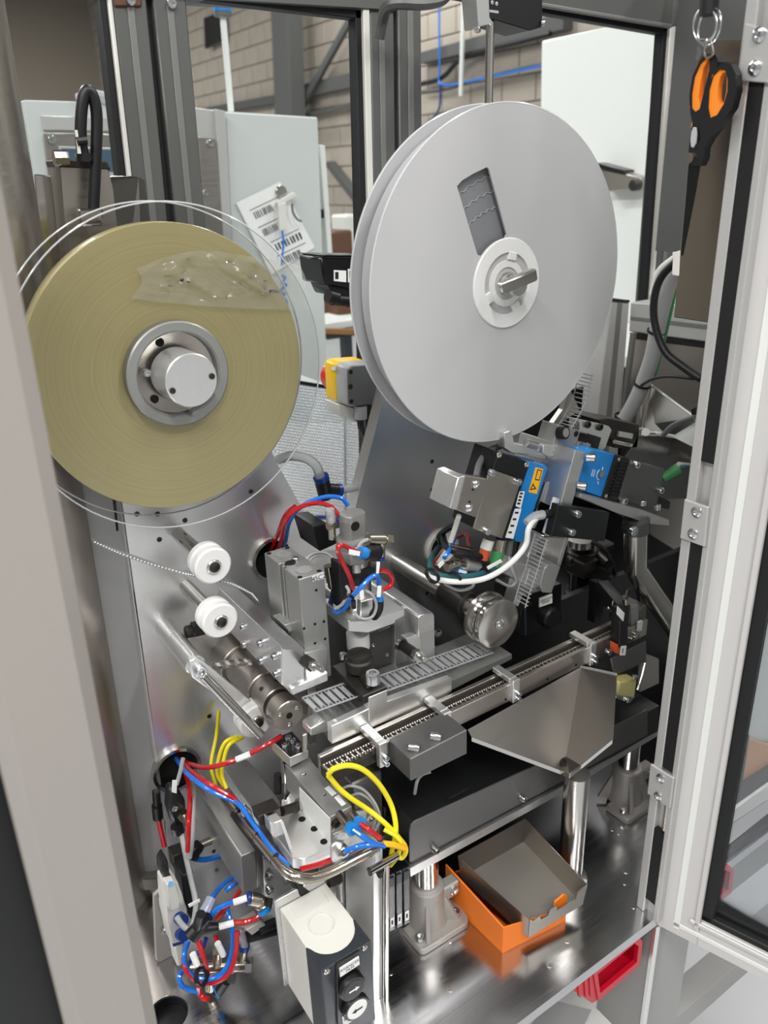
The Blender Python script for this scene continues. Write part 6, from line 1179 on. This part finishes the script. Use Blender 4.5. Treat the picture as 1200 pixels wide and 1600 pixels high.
part(t, 'body', 'black', G().cyl(P(302, 1322, y=.80), P(310, 1330, y=.79), .009, n=14).cyl(P(302, 1340, y=.80), P(306, 1326, y=.80), .007, n=14)); part(t, 'adjuster', 'brass_nickel', G().cyl(P(310, 1322, y=.80), P(332, 1312, y=.80), .005, n=14)); part(t, 'knurled_nut', 'steel', G().cyl(P(331, 1312, y=.80), P(340, 1308, y=.80), .0075, n=10)); part(t, 'blue_hose', 'blue_tube', G().tube([P(a, b, y=.80) for a, b in ((304, 1342), (320, 1343), (345, 1338))], .0035, 8)); part(t, 'bracket', 'steel_dark', Fp([(270, 1338), (292, 1330), (296, 1350), (274, 1362)], .80, .02, .001))
# white manifold valve
t = thing('manifold_valve', 'white pneumatic manifold valve with blue push rings', 'valve')
ym2 = .735
part(t, 'body', 'white_plastic', Fp([(258, 1384), (278, 1378), (284, 1395), (294, 1425), (290, 1440), (288, 1475), (270, 1480), (262, 1440)], ym2, .03, .002)); part(t, 'coil', 'white_plastic', Fp([(260, 1382), (274, 1378), (280, 1404), (282, 1418), (266, 1424)], ym2 - .012, .014, .0015)); part(t, 'coil_plug', 'black', Fp([(252, 1352), (260, 1340), (264, 1350), (262, 1364), (272, 1376), (262, 1382), (254, 1370)], ym2, .02, .002)); part(t, 'lower_body', 'white_plastic', Fp([(272, 1480), (286, 1476), (290, 1505), (278, 1512)], ym2 + .004, .022, .002)); part(t, 'mount_plate', 'cast_alu', floorz(Fp([(240, 1400), (258, 1384), (272, 1500), (262, 1560), (244, 1500)], ym2 + .032, .006, .001), .8005)); part(t, 'second_valve', 'black', Fp([(284, 1370), (302, 1360), (308, 1420), (300, 1440), (290, 1420)], ym2 + .02, .03, .002))
for (a, b), (c_, d2) in (((280, 1434), (286, 1439)), ((282, 1459), (288, 1461))): part(t, 'push_ring', 'blue_dark', G().cyl(P(a, b, y=ym2 - .002), P(c_, d2, y=ym2 - .012), .0075, n=18))
part(t, 'blue_gasket', 'blue_dark', Fp([(270, 1476), (288, 1470), (288, 1474), (271, 1480)], ym2 - .001, .03, .0004)); screw(t, P(257, 1452, y=ym2 + .03), FR, .004, .004); screw(t, P(251, 1398, y=ym2 + .03), FR, .004, .004); part(t, 'port_mark', 'blue_plastic', G().cyl(P(267, 1381, y=ym2 - .012), P(267, 1381, y=ym2 - .0126), .003, n=12)); part(t, 'tag', 'label_white', Fp([(294, 1414), (312, 1405), (313, 1409), (296, 1418)], ym2 - .03, .001, 0))
# hose knot
t = thing('hose_manifold', 'nickel tee manifold with hex plugs under the hose knot', 'manifold')
part(t, 'bar', 'brass_nickel', G().cyl(P(300, 1512, y=.70), P(386, 1508, y=.66), .0075, n=18).cyl(P(325, 1522, y=.69), P(362, 1524, y=.66), .0075, n=18).cyl(P(330, 1510, y=.69), P(328, 1545, y=.69), .0062, n=14).cyl(P(340, 1508, y=.68), P(340, 1486, y=.68), .0058, n=14)); part(t, 'hex_plug', 'zinc', G().cyl(P(384, 1508, y=.66), P(394, 1508, y=.656), .0095, n=6)); part(t, 'hex_plug', 'zinc', G().cyl(P(358, 1524, y=.66), P(367, 1524, y=.656), .0095, n=6)); part(t, 'riser', 'brass_nickel', G().cyl(P(378, 1502, y=.665), P(381, 1482, y=.665), .0055, n=14)); part(t, 'release_ring', 'blue_dark', G().cyl(P(381, 1483, y=.665), P(382, 1477, y=.665), .0065, n=14)); part(t, 'clear_sleeve', 'sleeve', G().cyl(P(382, 1478, y=.665), P(376, 1455, y=.665), .005, n=12)); part(t, 'lower_tee', 'black', G().cyl(P(340, 1552, y=.67), P(354, 1532, y=.66), .006, n=14)); part(t, 'lower_ring', 'blue_plastic', G().cyl(P(336, 1552, y=.67), P(342, 1548, y=.67), .007, n=14))
wire('air_hose', 'blue_tube', [(294, 1472, .70), (288, 1490, .69), (292, 1515, .68), (310, 1528, .67), (335, 1528, .66), (352, 1515, .655), (362, 1490, .655), (364, 1460, .66), (358, 1435, .67), (355, 1420, .68)], .0030, 'big blue hose loop of the hose knot at left', 'hose', n=10, sub=8); wire('air_hose', 'red_tube', [(287, 1495, .69), (290, 1515, .68), (308, 1532, .67), (335, 1535, .66), (358, 1520, .65), (368, 1490, .65), (370, 1455, .655)], .0030, 'big red hose loop beside the blue one', 'hose', n=10, sub=8)
wire('air_hose', 'blue_tube', [(318, 1428, .68), (330, 1405, .69), (345, 1385, .71), (362, 1372, .73)], .0030, 'blue hose rising from the black splitter to the beam', 'hose', n=10); wire('air_hose', 'blue_tube', [(326, 1434, .675), (340, 1420, .67), (356, 1412, .665), (366, 1409, .66)], .0030, 'blue hose bending to the nickel elbow with tag', 'hose', n=10); part(TOPS[-1], 'tag_sleeve', 'label_white', G().cyl(P(365, 1410, y=.66), P(386, 1403, y=.655), .0038, n=10))
wire('air_hose', 'red_tube', [(364, 1442, .66), (385, 1440, .655), (402, 1433, .65), (412, 1423, .65)], .0030, 'red hose curving up to the nickel elbow', 'hose', n=10); part(TOPS[-1], 'tag_sleeve', 'label_white', G().cyl(P(342, 1448, y=.665), P(365, 1442, y=.66), .0038, n=10))
wire('air_hose', 'red_tube', [(310, 1470, .68), (316, 1490, .67), (322, 1510, .67), (325, 1525, .67)], .0030, 'straight red hose dropping in the middle of the knot', 'hose', n=10); wire('air_hose', 'red_tube', [(336, 1462, .68), (342, 1478, .67), (350, 1492, .67)], .0026, 'short red hose right of the knot centre', 'hose', n=10); part(TOPS[-1], 'tag_sleeve', 'label_white', G().cyl(P(340, 1474, y=.666), P(349, 1492, y=.665), .0038, n=10))
wire('air_hose', 'blue_dark', [(322, 1466, .69), (316, 1482, .69), (304, 1494, .69), (296, 1505, .69)], .0026, 'dark blue hose behind the red hoses of the knot', 'hose', n=10); wire('air_hose', 'blue_tube', [(285, 1516, .69), (280, 1528, .685), (285, 1540, .68), (298, 1547, .675), (312, 1549, .67)], .0030, 'lowest blue hose curling just over the base plate', 'hose', n=10); wire('air_hose', 'red_tube', [(310, 1540, .67), (312, 1552, .67), (318, 1560, .665), (325, 1561, .66)], .0030, 'lowest short red hose end above the base plate', 'hose', n=10); wire('air_hose', 'red_tube', [(338, 1436, .68), (352, 1420, .68), (366, 1404, .69), (374, 1393, .70)], .0030, 'red hose with clear sleeve behind the blue ones', 'hose', n=10); wire('air_hose', 'blue_tube', [(352, 1392, .71), (362, 1384, .71), (368, 1380, .72)], .0030, 'short blue hose end under the slanted beam end', 'hose', n=10)
t = thing('hose_splitter', 'black branched hose splitter in the middle of the knot', 'splitter')
part(t, 'trunk', 'black', G().cyl(P(298, 1464, y=.67), P(322, 1436, y=.67), .009, .0075, n=16)); 
for a, b in ((314, 1428), (326, 1432), (340, 1449)): part(t, 'branch', 'black', G().cyl(P(308, 1452, y=.67), P(a, b, y=.665), .0065, .0055, n=14))
part(t, 'cable_tie', 'black', G().ring(P(312, 1526, y=.665), V((.6, -.7, .4)), .0105, .008, .005, 16)); part(t, 'clear_sleeve', 'sleeve', G().cyl(P(318, 1428, y=.675), P(330, 1404, y=.685), .0062, n=12)); part(t, 'white_sleeve', 'label_white', G().cyl(P(301, 1490, y=.675), P(308, 1508, y=.67), .0038, n=10))
t = thing('elbow_fitting', 'nickel elbow fitting with two push rings below beam', 'fitting')
part(t, 'body', 'brass_nickel', G().cyl(P(390, 1404, y=.655), P(408, 1408, y=.65), .0078, n=16, ch=.001).ball(P(408, 1412, y=.65), .009).cyl(P(408, 1412, y=.65), P(412, 1420, y=.645), .007, n=14)); part(t, 'push_ring', 'blue_dark', G().cyl(P(386, 1404, y=.656), P(390, 1404, y=.655), .0082, n=16)); part(t, 'push_ring', 'blue_plastic', G().cyl(P(411, 1420, y=.645), P(414, 1425, y=.643), .0075, n=16)); part(t, 'hex_end', 'steel_dark', G().cyl(P(414, 1412, y=.65), P(424, 1414, y=.645), .0075, n=6))
wire('black_cable', 'black', [(388, 1462, .66), (410, 1456, .66), (440, 1448, .66), (462, 1446, .66)], .008, 'thick black cable bundle between the knot and button box', n=12); wire('black_cable', 'black', [(404, 1454, .65), (425, 1444, .65), (445, 1436, .65), (462, 1430, .66)], .006, 'thin black cable with tie above the thick bundle'); single('clamp_saddle', 'cast_alu', Fp([(384, 1454), (408, 1440), (416, 1446), (394, 1462)], .648, .02, .001), 'small grey cable saddle right of the hose knot', 'saddle')
t = thing('plate_valve', 'black angle valve with hex nut under the bent tube', 'valve')
part(t, 'body', 'black', Fp([(462, 1386), (470, 1380), (492, 1396), (494, 1412), (484, 1416), (466, 1400)], .62, .025, .002)); screw(t, P(487, 1404, y=.62), FR, .0065, .005, 'steel_dark', 'hex', 'hex_nut'); part(t, 'post', 'alu', Fp([(489, 1380), (504, 1374), (506, 1420), (492, 1424)], .63, .02, .0006)); part(t, 'tab', 'white_paint', Fp([(482, 1418), (494, 1408), (496, 1434), (492, 1438)], .618, .003, .0004)); part(t, 'spring_bolt', 'steel', G().cyl(P(530, 1372, y=.62), P(532, 1404, y=.62), .005, n=14)); part(t, 'nut', 'steel_dark', G().cyl(P(512, 1376, y=.62), P(530, 1370, y=.62), .008, n=8)); part(t, 'shim', 'white_paint', Fp([(504, 1392), (528, 1380), (528, 1408), (505, 1418)], .632, .003, .0004))
# film running from the reel below the rollers
t = thing('film_strip', 'thin clear perforated film running under the guide rollers', 'film')
fpts = [(150, 850, .78), (190, 868, .78), (240, 885, .78), (290, 899, .78), (325, 905, .78), (365, 915, .78), (395, 930, .78), (405, 942, .78)]
c = [P(a, b, y=y_) for a, b, y_ in fpts]
g = G()
for A, B_ in zip(c, c[1:]): g.prism([A, B_, B_ + V((0, .018, 0)), A + V((0, .018, 0))], (0, 0, .0006), 0)
part(t, 'strip', 'tape_clear', g); pk = G()
for k in range(64):
    f = k / 64 * (len(c) - 1); i = int(f); q = c[i].lerp(c[i + 1], f - i); pk.lathe(q + V((0, .003, .0008)), UP, [(.0012, 0), (.001, .0006), (0, .0006)], 6)
part(t, 'perforation', 'label_white', pk, kind='stuff')
# ================================================================== set each thing's origin at its own base
bpy.context.view_layer.update()
def world_pts(o, base=Matrix.Identity(4)):
    out = []
    m_ = base @ Matrix.LocRotScale(o.location, o.rotation_quaternion if o.rotation_mode == 'QUATERNION' else o.rotation_euler, None)
    if o.type == 'MESH': out += [m_ @ V(c) for c in o.bound_box]
    for k in o.children: out += world_pts(k, m_)
    return out
for o in TOPS:
    if o.get('_off'): del o['_off']
    pts = world_pts(o)
    if not pts: continue
    lo = V([min(p[i] for p in pts) for i in range(3)]); hi = V([max(p[i] for p in pts) for i in range(3)])
    c = V(((lo.x + hi.x) / 2, (lo.y + hi.y) / 2, lo.z)); d = c - o.location
    if o.type == 'EMPTY':
        for k in o.children: k.location = k.location - d
    else:
        o.data.transform(Matrix.Translation(-d))
        for k in o.children: k.location = k.location - d
    o.location = c
